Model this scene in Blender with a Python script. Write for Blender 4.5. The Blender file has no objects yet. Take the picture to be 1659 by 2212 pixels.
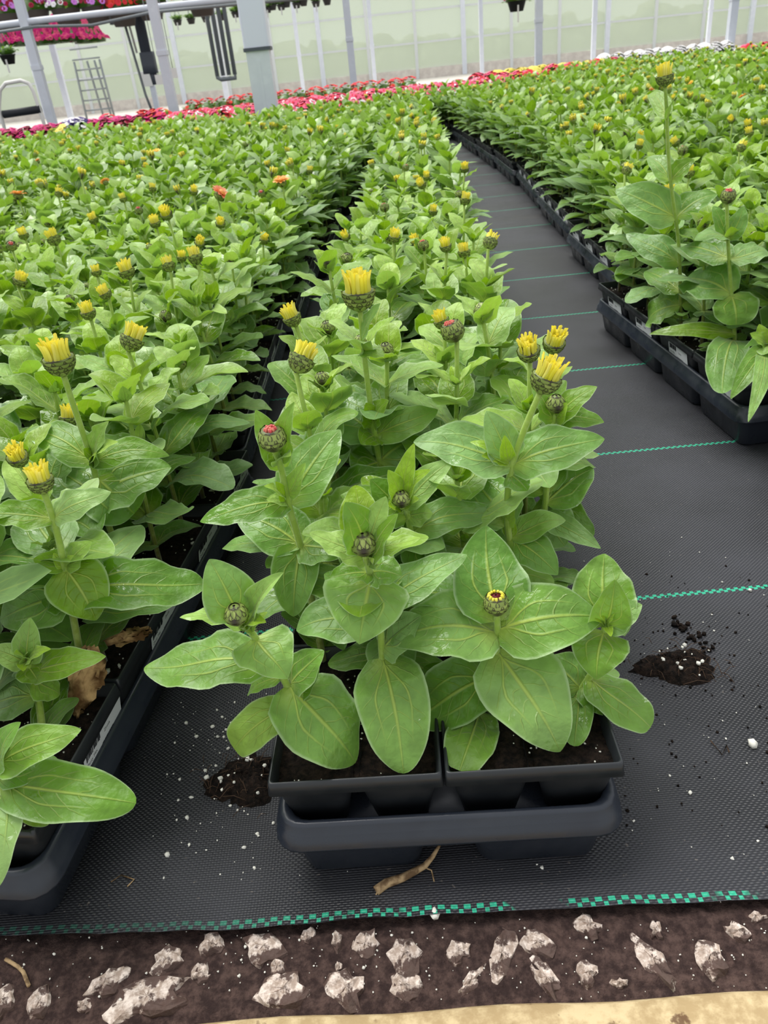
import bpy, math
import numpy as np
from mathutils import Matrix, Vector

# ------------------------------------------------------------------ camera, sky, sun, exposure
SC = bpy.context.scene
W_, H_ = 1659, 2212
F_PX, PITCH, ROLL, YAW, CAM_Z = 1664.4, 0.525766, 0.106345, 0.025221, 0.59153


def cam_rows():
    f = np.array([0, math.cos(PITCH), -math.sin(PITCH)]); r = np.array([1., 0, 0]); d = np.cross(f, r)
    c, s = math.cos(ROLL), math.sin(ROLL)
    M = np.array([c * r + s * d, -s * r + c * d, f])
    cy, sy = math.cos(YAW), math.sin(YAW)
    return M @ np.array([[cy, sy, 0], [-sy, cy, 0], [0, 0, 1]])


RM = cam_rows()
EYE = np.array([0, 0, CAM_Z])
cam_data = bpy.data.cameras.new('camera')
cam_data.sensor_fit = 'VERTICAL'; cam_data.sensor_height = 24.0; cam_data.sensor_width = 18.0
cam_data.lens = 24.0 * F_PX / H_
cam_data.clip_start = 0.02; cam_data.clip_end = 300
cam_data.dof.use_dof = True; cam_data.dof.focus_distance = 0.74; cam_data.dof.aperture_fstop = 11.0
cam = bpy.data.objects.new('camera', cam_data)
SC.collection.objects.link(cam)
m4 = Matrix.Identity(4)
for i in range(3):
    m4[i][0] = RM[0][i]; m4[i][1] = -RM[1][i]; m4[i][2] = -RM[2][i]; m4[i][3] = EYE[i]
cam.matrix_world = m4
SC.camera = cam
SC.view_settings.view_transform = 'Standard'
SC.view_settings.look = 'None'
SC.view_settings.gamma = 1.0
SC.view_settings.use_curve_mapping = False
SC.view_settings.exposure = 0.40

world = bpy.data.worlds.new('overcast_sky'); SC.world = world; world.use_nodes = True
wn = world.node_tree; wn.nodes.clear()
wo = wn.nodes.new('ShaderNodeOutputWorld'); wb = wn.nodes.new('ShaderNodeBackground')
wc = wn.nodes.new('ShaderNodeTexCoord'); ws = wn.nodes.new('ShaderNodeSeparateXYZ'); wr = wn.nodes.new('ShaderNodeValToRGB')
wr.color_ramp.elements[0].position = 0.0; wr.color_ramp.elements[0].color = (0.80, 0.83, 0.84, 1)
wr.color_ramp.elements[1].position = 0.6; wr.color_ramp.elements[1].color = (1.0, 1.02, 1.06, 1)
wn.links.new(wc.outputs['Generated'], ws.inputs[0]); wn.links.new(ws.outputs[2], wr.inputs[0])
wn.links.new(wr.outputs[0], wb.inputs[0]); wb.inputs[1].default_value = 0.74
wn.links.new(wb.outputs[0], wo.inputs[0])
sun_d = bpy.data.lights.new('overcast_sun', 'SUN'); sun_d.energy = 3.1; sun_d.angle = math.radians(42); sun_d.color = (1.0, 0.98, 0.95)
sun = bpy.data.objects.new('overcast_sun', sun_d); SC.collection.objects.link(sun)
sun.rotation_euler = (math.radians(-24), math.radians(-18), 0)

# ------------------------------------------------------------------ pixel / space helpers


def ray(u, v):
    return RM.T @ np.array([(u - 829.5) / F_PX, (v - 1106) / F_PX, 1.0])


def aty(u, v, y):
    d = ray(u, v); return EYE + d * (y / d[1])


def atz(u, v, z=0.0):
    d = ray(u, v); return EYE + d * ((z - CAM_Z) / d[2])


def proj(P):
    q = (np.asarray(P, float) - EYE) @ RM.T
    return 829.5 + F_PX * q[..., 0] / q[..., 2], 1106 + F_PX * q[..., 1] / q[..., 2], q[..., 2]


def depth(P):
    return float((np.asarray(P, float) - EYE) @ RM[2])


def unit(a):
    a = np.asarray(a, float); return a / (np.linalg.norm(a) + 1e-12)


# ------------------------------------------------------------------ mesh building
class Part:
    """vertices, quads, uv per vertex, two floats per vertex, a material slot"""

    def __init__(s, V, Q, UV=None, age=0.0, tone=0.5, mat=0):
        s.V = np.asarray(V, float).reshape(-1, 3); s.Q = np.asarray(Q, int).reshape(-1, 4); n = len(s.V)
        s.UV = np.zeros((n, 2)) if UV is None else UV
        s.age = np.full(n, age) if np.isscalar(age) else age
        s.tone = np.full(n, tone) if np.isscalar(tone) else tone
        s.mat = np.full(len(s.Q), mat) if np.isscalar(mat) else mat

    def moved(s, R, T):
        p = Part(s.V @ R.T + T, s.Q, s.UV, s.age, s.tone, s.mat); return p


def merge(parts):
    V = []; Q = []; UV = []; A = []; T = []; M = []; o = 0
    for p in parts:
        V.append(p.V); Q.append(p.Q + o); UV.append(p.UV); A.append(p.age); T.append(p.tone); M.append(p.mat); o += len(p.V)
    return Part(np.concatenate(V), np.concatenate(Q), np.concatenate(UV), np.concatenate(A), np.concatenate(T), np.concatenate(M))


def mesh_of(name, parts, mats, smooth=True):
    p = merge(parts) if isinstance(parts, list) else parts
    m = bpy.data.meshes.new(name)
    nv, nq = len(p.V), len(p.Q)
    m.vertices.add(nv); m.vertices.foreach_set('co', p.V.astype(np.float32).ravel())
    m.loops.add(nq * 4); m.loops.foreach_set('vertex_index', p.Q.astype(np.int32).ravel())
    m.polygons.add(nq); m.polygons.foreach_set('loop_start', np.arange(0, nq * 4, 4, dtype=np.int32))
    m.polygons.foreach_set('material_index', p.mat.astype(np.int32))
    m.polygons.foreach_set('use_smooth', np.full(nq, smooth))
    uvl = m.uv_layers.new(name='UVMap')
    uvl.data.foreach_set('uv', p.UV[p.Q.ravel()].astype(np.float32).ravel())
    a = m.attributes.new('age', 'FLOAT', 'POINT'); a.data.foreach_set('value', p.age.astype(np.float32))
    a = m.attributes.new('tone', 'FLOAT', 'POINT'); a.data.foreach_set('value', p.tone.astype(np.float32))
    for mt in (mats if isinstance(mats, (list, tuple)) else [mats]):
        m.materials.append(mt)
    m.update(calc_edges=True)
    return m


def link(name, data, parent=None, loc=(0, 0, 0)):
    o = bpy.data.objects.new(name, data); SC.collection.objects.link(o)
    o.location = tuple(loc)
    if parent is not None:
        o.parent = parent
    return o


def part(name, parts, mats, parent, smooth=True):
    return link(name, mesh_of(name, parts, mats, smooth), parent)


def tag(o, label, cat, group=None, kind=None):
    o['label'] = label; o['category'] = cat
    if group: o['group'] = group
    if kind: o['kind'] = kind
    return o


def thing(name, label, cat, loc=(0, 0, 0), group=None, rot=0.0):
    o = bpy.data.objects.new(name, None); o.empty_display_size = 0.02
    SC.collection.objects.link(o); o.location = tuple(loc); o.rotation_euler = (0, 0, rot)
    return tag(o, label, cat, group)


def structure(name, parts, mats, label=None, smooth=False):
    o = link(name, mesh_of(name, parts, mats, smooth)); o['kind'] = 'structure'
    if label: o['label'] = label; o['category'] = name.split('_')[0]
    return o


def grid_quads(nu, nv):
    i = np.arange(nu)[:, None] * (nv + 1) + np.arange(nv)[None, :]
    return np.stack([i, i + nv + 1, i + nv + 2, i + 1], -1).reshape(-1, 4)


GQ = {}


def gq(nu, nv):
    if (nu, nv) not in GQ: GQ[(nu, nv)] = grid_quads(nu, nv)
    return GQ[(nu, nv)]


def box(x0, x1, y0, y1, z0, z1, mat=0):
    V = [(x, y, z) for x in (x0, x1) for y in (y0, y1) for z in (z0, z1)]
    return Part(V, [(0, 1, 3, 2), (4, 6, 7, 5), (0, 4, 5, 1), (2, 3, 7, 6), (0, 2, 6, 4), (1, 5, 7, 3)], mat=mat)


def frame_of(d):
    d = unit(d); h = np.array([0, 0, 1.]) if abs(d[2]) < .9 else np.array([1., 0, 0])
    a = unit(np.cross(h, d)); return a, np.cross(d, a), d


def tube(path, radii, sides=8, age=0.0, tone=.5, mat=0, cap=True):
    P = np.asarray(path, float); n = len(P)
    r = np.full(n, radii) if np.isscalar(radii) else np.asarray(radii, float)
    T = np.gradient(P, axis=0)
    if cap:
        P = np.concatenate([P[:1], P, P[-1:]]); T = np.concatenate([T[:1], T, T[-1:]]); r = np.concatenate([[1e-6], r, [1e-6]]); n += 2
    a0, b0, _ = frame_of(T[n // 2]); an = np.linspace(0, 2 * np.pi, sides + 1)
    V = []
    for i in range(n):
        t = unit(T[i]); a = unit(a0 - t * (a0 @ t)); b = np.cross(t, a)
        V.append(P[i] + r[i] * (np.cos(an)[:, None] * a + np.sin(an)[:, None] * b))
    V = np.concatenate(V); uu = np.repeat(np.linspace(0, 1, n), sides + 1); vv = np.tile(np.linspace(0, 1, sides + 1), n)
    return Part(V, gq(n - 1, sides)[:, ::-1], np.stack([uu, vv], -1), age, tone, mat)


def lathe(prof, origin, axis, sides=12, age=0., tone=.5, mat=0):
    a, b, d = frame_of(axis); an = np.linspace(0, 2 * np.pi, sides + 1); V = []
    for r, z in prof:
        V.append(np.asarray(origin) + d * z + r * (np.cos(an)[:, None] * a + np.sin(an)[:, None] * b))
    n = len(prof); uu = np.repeat(np.linspace(0, 1, n), sides + 1); vv = np.tile(np.linspace(0, 1, sides + 1), n)
    return Part(np.concatenate(V), gq(n - 1, sides)[:, ::-1], np.stack([uu, vv], -1), age, tone, mat)


# ------------------------------------------------------------------ node helpers
class N:
    def __init__(s, name):
        s.m = bpy.data.materials.new(name); s.m.use_nodes = True; s.t = s.m.node_tree; s.t.nodes.clear()
        s.out = s.t.nodes.new('ShaderNodeOutputMaterial')

    def node(s, typ, **k):
        n = s.t.nodes.new(typ)
        for a, v in k.items(): setattr(n, a, v)
        return n

    def set(s, sock, v):
        if hasattr(v, 'is_output'): s.t.links.new(v, sock)
        elif isinstance(v, (tuple, list)) and sock.type == 'RGBA' and len(v) == 3: sock.default_value = (*v, 1)
        else: sock.default_value = v

    def math(s, op, a, b=0.0, c=None, clamp=False):
        n = s.node('ShaderNodeMath', operation=op, use_clamp=clamp)
        s.set(n.inputs[0], a); s.set(n.inputs[1], b)
        if c is not None: s.set(n.inputs[2], c)
        return n.outputs[0]

    def ramp(s, x, lo, hi, a=0.0, b=1.0):
        n = s.node('ShaderNodeMapRange', interpolation_type='SMOOTHSTEP')
        s.set(n.inputs[0], x)
        for i, v in enumerate((lo, hi, a, b)): s.set(n.inputs[i + 1], v)
        return n.outputs[0]

    def mix(s, f, a, b, mode='MIX'):
        n = s.node('ShaderNodeMix', data_type='RGBA', blend_type=mode)
        s.set(n.inputs[0], f); s.set(n.inputs[6], a); s.set(n.inputs[7], b); return n.outputs[2]

    def coords(s, which='Object'):
        return s.node('ShaderNodeTexCoord').outputs[which]

    def sep(s, v):
        n = s.node('ShaderNodeSeparateXYZ'); s.set(n.inputs[0], v); return n.outputs

    def noise(s, vec, scale, detail=2.0, rough=.5):
        n = s.node('ShaderNodeTexNoise'); s.set(n.inputs['Vector'], vec); n.inputs['Scale'].default_value = scale
        n.inputs['Detail'].default_value = detail; n.inputs['Roughness'].default_value = rough
        return n.outputs[0]

    def attr(s, name):
        n = s.node('ShaderNodeAttribute', attribute_name=name); return n.outputs['Fac']

    def bump(s, h, strength=.3, dist=.001):
        n = s.node('ShaderNodeBump'); s.set(n.inputs['Height'], h); n.inputs['Strength'].default_value = strength
        n.inputs['Distance'].default_value = dist; return n.outputs[0]

    def principled(s, color, rough=.5, spec=.5, normal=None, **k):
        n = s.node('ShaderNodeBsdfPrincipled'); s.set(n.inputs['Base Color'], color); s.set(n.inputs['Roughness'], rough)
        s.set(n.inputs['Specular IOR Level'], spec)
        if normal is not None: s.set(n.inputs['Normal'], normal)
        for a, v in k.items(): s.set(n.inputs[a.replace('_', ' ')], v)
        return n.outputs[0]

    def done(s, sh):
        s.t.links.new(sh, s.out.inputs[0]); return s.m


def srgb(r, g, b):
    f = lambda c: (c / 255) / 12.92 if c / 255 <= .04045 else ((c / 255 + .055) / 1.055) ** 2.4
    return (f(r), f(g), f(b))


def plain(name, rgb, rough=.5, spec=.5, **k):
    n = N(name); return n.done(n.principled(srgb(*rgb), rough, spec, **k))


def leaf_material(name, mature, young, vein, transl=.30, detail=True):
    n = N(name)
    uv = n.node('ShaderNodeUVMap').outputs[0]; s = n.sep(uv); u = s[0]
    v = n.math('ABSOLUTE', n.math('MULTIPLY_ADD', s[1], 2.0, -1.0))
    age = n.attr('age'); tone = n.attr('tone'); oc = n.coords()
    base = n.mix(age, mature, young)
    nz = n.noise(oc, 60.0, 3.0)
    br = n.math('MULTIPLY_ADD', tone, .62, .70)
    br = n.math('MULTIPLY', br, n.ramp(nz, .3, .7, .86, 1.14))
    base = n.mix(1.0, base, n.node('ShaderNodeCombineXYZ').outputs[0], 'MULTIPLY') if False else base
    hs = n.node('ShaderNodeHueSaturation'); n.set(hs.inputs['Color'], base); n.set(hs.inputs['Value'], br)
    n.set(hs.inputs['Saturation'], n.math('MULTIPLY_ADD', tone, -.34, 1.14)); base = hs.outputs[0]
    fade = n.ramp(u, .0, 1.0, 1.0, .35)
    mid = n.math('MULTIPLY', n.ramp(v, .015, .075, 1.0, 0.0), fade)
    c = n.math('MULTIPLY', n.ramp(u, .0, .42), .46)
    warp = n.math('MULTIPLY_ADD', n.noise(oc, 45.0, 2.0), .16, -.08)
    sv = n.ramp(n.math('ABSOLUTE', n.math('SUBTRACT', n.math('MULTIPLY_ADD', warp, .5, v), c)), .010, .050, .85, 0.0)
    sv = n.math('MULTIPLY', sv, n.ramp(u, .25, .85, .75, 0.0))
    lt = n.math('FRACT', n.math('MULTIPLY', n.math('ADD', warp, n.math('SUBTRACT', u, n.math('MULTIPLY', n.math('POWER', v, 1.4), .30))), 7.0))
    lt = n.math('ABSOLUTE', n.math('SUBTRACT', lt, .5))
    ltm = n.math('MULTIPLY', n.math('MULTIPLY', n.ramp(lt, .0, .075, .30, 0.0), n.ramp(v, .92, .65)), n.ramp(u, .86, .6))
    vm = n.math('MAXIMUM', n.math('MAXIMUM', mid, sv), ltm)
    col = n.mix(n.math('MULTIPLY', vm, .75), base, vein)
    glow = n.math('MULTIPLY', n.ramp(u, .0, .28, .55, 0.0), n.ramp(v, .9, .1))
    col = n.mix(glow, col, vein)
    edge = n.ramp(v, .90, .99, 0.0, .42)
    col = n.mix(edge, col, srgb(196, 216, 172))
    lw = n.node('ShaderNodeFresnel')  # soft pale down on the blade
    lw.inputs['IOR'].default_value = 1.2
    wet = n.noise(oc, 22.0, 2.0)
    rough = n.ramp(wet, .54, .64, .46, .15)
    nrm = None
    if detail:
        q = n.math('ADD', n.math('MULTIPLY', vm, -1.0), n.math('MULTIPLY', n.noise(oc, 260.0, 2.0), .45))
        q = n.math('ADD', q, n.math('MULTIPLY', n.noise(oc, 62.0, 2.0), 1.9))
        nrm = n.bump(q, .75, .0018)
    p = n.principled(col, rough, .5, nrm, Sheen_Weight=.22, Sheen_Roughness=.5)
    tr = n.node('ShaderNodeBsdfTranslucent'); n.set(tr.inputs[0], n.mix(.45, col, srgb(150, 196, 20)))
    mx = n.node('ShaderNodeMixShader'); mx.inputs[0].default_value = transl
    n.t.links.new(p, mx.inputs[1]); n.t.links.new(tr.outputs[0], mx.inputs[2])
    return n.done(mx.outputs[0])


M = {}
M['leaf'] = leaf_material('zinnia_leaf', srgb(100, 148, 50), srgb(158, 194, 24), srgb(190, 208, 90))
M['leaf_far'] = leaf_material('zinnia_leaf_distant', srgb(92, 138, 46), srgb(146, 182, 28), srgb(176, 198, 96), detail=False)


def stem_material():
    n = N('zinnia_stem'); age = n.attr('age'); oc = n.coords()
    c = n.mix(age, srgb(110, 92, 48), srgb(142, 172, 62)); c = n.mix(n.ramp(n.noise(oc, 180.0), .4, .7, 0, .35), c, srgb(170, 190, 110))
    return n.done(n.principled(c, .55, .3, Sheen_Weight=.3))


def bract_material():
    n = N('zinnia_bract'); s = n.sep(n.node('ShaderNodeUVMap').outputs[0]); v = n.math('ABSOLUTE', n.math('MULTIPLY_ADD', s[1], 2.0, -1.0))
    d = n.math('MAXIMUM', n.ramp(v, .74, .98), n.ramp(s[0], .72, .95))
    c = n.mix(d, n.mix(n.attr('tone'), srgb(112, 132, 58), srgb(158, 172, 92)), srgb(58, 52, 38))
    return n.done(n.principled(c, .5, .4))


def petal_material(name, a, b):
    n = N(name); s = n.sep(n.node('ShaderNodeUVMap').outputs[0]); c = n.mix(s[0], a, b)
    c = n.mix(n.math('MULTIPLY', n.attr('tone'), .3), c, srgb(250, 245, 180))
    p = n.principled(c, .5, .3); tr = n.node('ShaderNodeBsdfTranslucent'); n.set(tr.inputs[0], c)
    mx = n.node('ShaderNodeMixShader'); mx.inputs[0].default_value = .25; n.t.links.new(p, mx.inputs[1]); n.t.links.new(tr.outputs[0], mx.inputs[2])
    return n.done(mx.outputs[0])


M['stem'] = stem_material(); M['bract'] = bract_material()
M['yellow'] = petal_material('yellow_petal', srgb(200, 204, 28), srgb(250, 234, 66))
M['coral'] = petal_material('coral_petal', srgb(240, 140, 70), srgb(244, 120, 112))
M['orange'] = petal_material('orange_petal', srgb(238, 170, 40), srgb(242, 150, 70))
M['gold'] = petal_material('gold_petal', srgb(240, 180, 20), srgb(252, 208, 30))
M['red'] = petal_material('red_petal', srgb(190, 40, 40), srgb(224, 80, 96))
M['disc'] = plain('dark_disc', (88, 20, 30), .6, .2)
M['withered'] = None


def brown_leaf():
    n = N('withered_leaf'); oc = n.coords(); c = n.mix(n.ramp(n.noise(oc, 60, 4), .35, .65), srgb(104, 76, 46), srgb(190, 156, 108))
    return n.done(n.principled(c, .8, .1, n.bump(n.noise(oc, 120, 3), .6, .002)))


M['withered'] = brown_leaf()


def plastic(name, rgb, rough=.42, bump=True):
    n = N(name); oc = n.coords(); w = n.noise(oc, 9.0, 4.0, .6)
    c = n.mix(n.ramp(w, .45, .75, 0, .35), srgb(*rgb), srgb(min(255, rgb[0] + 22), min(255, rgb[1] + 22), min(255, rgb[2] + 20)))
    r = n.ramp(n.noise(oc, 30, 3), .3, .7, rough - .12, rough + .14)
    return n.done(n.principled(c, r, .5, n.bump(n.noise(oc, 300, 2), .08, .0005)))


M['tray'] = plastic('tray_plastic', (40, 45, 54), .34)
M['pack'] = plastic('pack_plastic', (34, 37, 40), .40)


def soil_material(name, dark, light, scale=160):
    n = N(name); oc = n.coords(); a = n.noise(oc, scale, 5, .65); c = n.mix(n.ramp(a, .35, .72), srgb(*dark), srgb(*light))
    return n.done(n.principled(c, .9, .15, n.bump(n.noise(oc, scale * 1.6, 4, .7), .9, .004)))


M['soil'] = soil_material('potting_soil', (15, 12, 10), (50, 39, 32))
M['bed'] = soil_material('soil_bed', (50, 38, 36), (88, 70, 64), 120)
M['perlite'] = plain('perlite', (232, 230, 218), .8, .2)
M['card'] = plain('label_paper', (240, 242, 246), .45, .4)
M['ink'] = plain('label_ink', (30, 32, 38), .7, .2)

# ------------------------------------------------------------------ floor of woven ground cover
Y0, LS = 0.75286, 0.38992          # where the green lines lie
edge_px = [(-150, 2034), (0, 2030), (130, 2026), (300, 2022), (550, 2015), (640, 2006), (800, 1992), (1000, 1981), (1130, 1975), (1300, 1966), (1445, 1960), (1655, 1952), (1850, 1944)]
EP = np.array([atz(u, v)[:2] for u, v in edge_px])


def edge_y(x):
    return np.interp(x, EP[:, 0], EP[:, 1])


def floor_material():
    n = N('woven_ground_cover'); s = n.sep(n.node('ShaderNodeUVMap').outputs[0]); x = s[0]; v = s[1]
    o = n.sep(n.coords())
    wx = n.math('SINE', n.math('MULTIPLY', o[0], 2 * math.pi / .0034)); wy = n.math('SINE', n.math('MULTIPLY', o[1], 2 * math.pi / .0046))
    row = n.math('FLOOR', n.math('MULTIPLY', o[1], 2 / .0046)); ph = n.math('MULTIPLY', row, math.pi)
    wx2 = n.math('SINE', n.math('ADD', n.math('MULTIPLY', o[0], 2 * math.pi / .0052), ph))
    h = n.math('ADD', n.math('MULTIPLY', n.math('ABSOLUTE', wy), .8), n.math('MULTIPLY', wx2, .55))
    big = n.noise(n.coords(), 3.0, 4, .6); fine = n.noise(n.coords(), 40.0, 4, .6)
    c = n.mix(n.ramp(big, .3, .7), srgb(36, 37, 40), srgb(60, 61, 67))
    c = n.mix(n.ramp(h, -.2, 1.1, .45, 0), c, srgb(18, 18, 20))
    dirt = n.ramp(n.noise(n.coords(), 1.7, 5, .7), .56, .74, 0, .55)
    c = n.mix(n.math('MULTIPLY', dirt, n.ramp(fine, .3, .6)), c, srgb(66, 58, 54))
    c = n.mix(n.ramp(n.noise(n.coords(), 240.0, 2), .70, .74, 0, .5), c, srgb(120, 112, 104))
    # green marker threads: a zigzag thread on every line, a checkered double row on the hem
    fr = n.math('SUBTRACT', n.math('FRACT', n.math('ADD', v, .5)), .5)
    zig = n.math('MULTIPLY', n.math('SIGN', n.math('SINE', n.math('MULTIPLY', x, 2 * math.pi / .009))), .0016)
    dist = n.math('ABSOLUTE', n.math('SUBTRACT', n.math('MULTIPLY', fr, LS), zig))
    line = n.ramp(dist, .0016, .0026, 1, 0)
    line = n.math('MULTIPLY', line, n.math('GREATER_THAN', v, -.5))
    hem = n.math('MULTIPLY', n.math('ADD', v, 1.0), LS)
    r1 = n.math('LESS_THAN', n.math('ABSOLUTE', n.math('SUBTRACT', hem, .0065)), .0021)
    r2 = n.math('LESS_THAN', n.math('ABSOLUTE', n.math('SUBTRACT', hem, .0025)), .0019)
    sx = n.math('SINE', n.math('MULTIPLY', x, 2 * math.pi / .0104))
    chk = n.math('MAXIMUM', n.math('MULTIPLY', r1, n.math('GREATER_THAN', sx, -.1)), n.math('MULTIPLY', r2, n.math('LESS_THAN', sx, -.5)))
    worn = n.ramp(n.noise(n.coords(), 17.0, 3), .42, .5)
    worn = n.math('MULTIPLY', worn, n.ramp(x, -.24, -.02, .15, 1.0)); chk = n.math('MULTIPLY', chk, worn)
    g = n.math('MAXIMUM', line, chk)
    c = n.mix(g, c, srgb(44, 176, 138))
    rough = n.ramp(big, .3, .7, .38, .58)
    return n.done(n.principled(c, rough, .5, n.bump(h, .55, .0012)))


ys = np.concatenate([[0], np.linspace(.02, 1.2, 30), [2, 3, 5, 8, 12, 16.0]])
xs = np.concatenate([[-22, -12, -6, -3, -1.5, -.9], np.linspace(-.6, .8, 57), [1.2, 2, 3, 6, 12, 22.0]])
rngF = np.random.default_rng(5)
FV = np.zeros((len(ys), len(xs), 3)); FU = np.zeros((len(ys), len(xs), 2))
for j, x in enumerate(xs):
    e = edge_y(x)
    yy = np.where(ys <= .02, e + ys, 0)
    yy = np.array([e + (y / 1.2) * (1.55 - e) if y <= 1.2 else y for y in ys])
    FV[:, j, 0] = x; FV[:, j, 1] = yy
    vv = (yy - Y0) / LS
    t = np.clip((yy - e) / (Y0 - e), 0, 1); vv = np.where(yy < Y0, -1 + t, vv)
    FU[:, j, 0] = x; FU[:, j, 1] = vv
FV[0, :, 2] = .004 + .003 * rngF.random(len(xs)); FV[1, :, 2] = .003
fl = Part(FV.reshape(-1, 3), gq(len(ys) - 1, len(xs) - 1)[:, ::-1], FU.reshape(-1, 2))
structure('floor', fl, floor_material(), 'black woven ground cover with green marker threads under the trays')

# soil strip and curb in front of the fabric
rng = np.random.default_rng(11)
gx = np.linspace(-.75, .75, 161); gy = np.linspace(.285, .42, 20)
X, Y = np.meshgrid(gx, gy, indexing='ij')
Z = -.006 + .004 * rng.random(X.shape) - np.clip((Y - .36) * .25, 0, .02)
structure('ground', Part(np.stack([X, Y, Z], -1).reshape(-1, 3), gq(160, 19)[:, ::-1]), M['bed'], 'strip of dark brown soil between curb and fabric', True)


def curb_material():
    n = N('weathered_curb'); oc = n.coords(); a = n.noise(oc, 55, 5, .65); c = n.mix(n.ramp(a, .4, .65), srgb(164, 142, 104), srgb(198, 178, 138))
    c = n.mix(n.ramp(n.noise(oc, 30, 5, .7), .56, .64, 0, .85), c, srgb(86, 58, 40))
    return n.done(n.principled(c, .8, .2, n.bump(a, .5, .003)))


prof = [(-.09, -.03), (-.09, .012), (-.02, .014), (-.006, .011), (-.001, .004), (0, -.03)]
cxs = np.linspace(-.8, .8, 60); V = []
for x in cxs:
    ye = np.interp(x, [atz(430, 2212)[0], atz(1659, 2145)[0]], [atz(430, 2212)[1], atz(1659, 2145)[1]]) + .0012 * math.sin(x * 40)
    V += [(x, ye + a, b) for a, b in prof]
structure('trim_1', Part(V, gq(59, 5)[:, ::-1]), curb_material(), 'weathered tan curb along the front edge', True)

# ------------------------------------------------------------------ zinnia building blocks
def leaf(base, tip, width, up=(0, 0, 1), nu=9, nv=6, arch=.1, scurve=0., fold=.12, wave=.10, rng=None, a=.36, b=.75, roll=0., bend=0., age=0., tone=.5, mat=0):
    base = np.asarray(base, float); tip = np.asarray(tip, float); ax = tip - base; L = np.linalg.norm(ax) + 1e-9; A = ax / L
    n = np.asarray(up, float) - A * (np.dot(up, A))
    if np.linalg.norm(n) < .12: n = np.array([0, -1., .3]) - A * np.dot([0, -1., .3], A)
    n = unit(n); S = np.cross(A, n)
    if roll:
        c, s = math.cos(roll), math.sin(roll); n, S = c * n + s * S, c * S - s * n
    t = 1 - (1 - np.linspace(0, 1, nu + 1)) ** (1.7 if nu >= 7 else 1.0); v = np.linspace(-1, 1, nv + 1)
    mid = base + ax * t[:, None] + n * (L * (arch * 4 * t * (1 - t) + scurve * np.sin(2 * np.pi * t)))[:, None] + S * (L * bend * np.sin(np.pi * t))[:, None]
    T = np.gradient(mid, t, axis=0); T /= np.linalg.norm(T, axis=1)[:, None] + 1e-9
    nt = n - T * (T @ n)[:, None]; nt /= np.linalg.norm(nt, axis=1)[:, None] + 1e-9; St = np.cross(T, nt)
    f = (t + .015) ** a * (1 - t) ** b
    tp = a / (a + b); f = f / (tp ** a * (1 - tp) ** b) * width * .5
    av = np.abs(v)
    ph = rng.random(4) * 6.28 if rng is not None else np.zeros(4)
    k = (1.6 + rng.random() * 1.4) if rng is not None else 2
    rip = np.where(v[None, :] > 0, np.sin(2 * np.pi * k * t[:, None] + ph[0]), np.sin(2 * np.pi * (k * 1.13) * t[:, None] + ph[1])) * wave * av[None, :] ** 2
    quilt = -.035 * np.cos(3 * np.pi * av)[None, :] * np.sin(np.pi * t)[:, None]
    hgt = fold * av[None, :] ** 1.3 + rip + quilt
    lat = v[None, :] * np.sqrt(np.clip(1 - (fold * av[None, :]) ** 2 * .6, .2, 1))
    V = mid[:, None, :] + St[:, None, :] * (lat * f[:, None])[..., None] + nt[:, None, :] * (hgt * f[:, None])[..., None]
    UV = np.stack(np.broadcast_arrays(t[:, None], (v * .5 + .5)[None, :]), -1).reshape(-1, 2)
    return Part(V.reshape(-1, 3), gq(nu, nv), UV, age, tone, mat)


ST = dict(  # flower states: how the head is built
    young=None)


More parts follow.
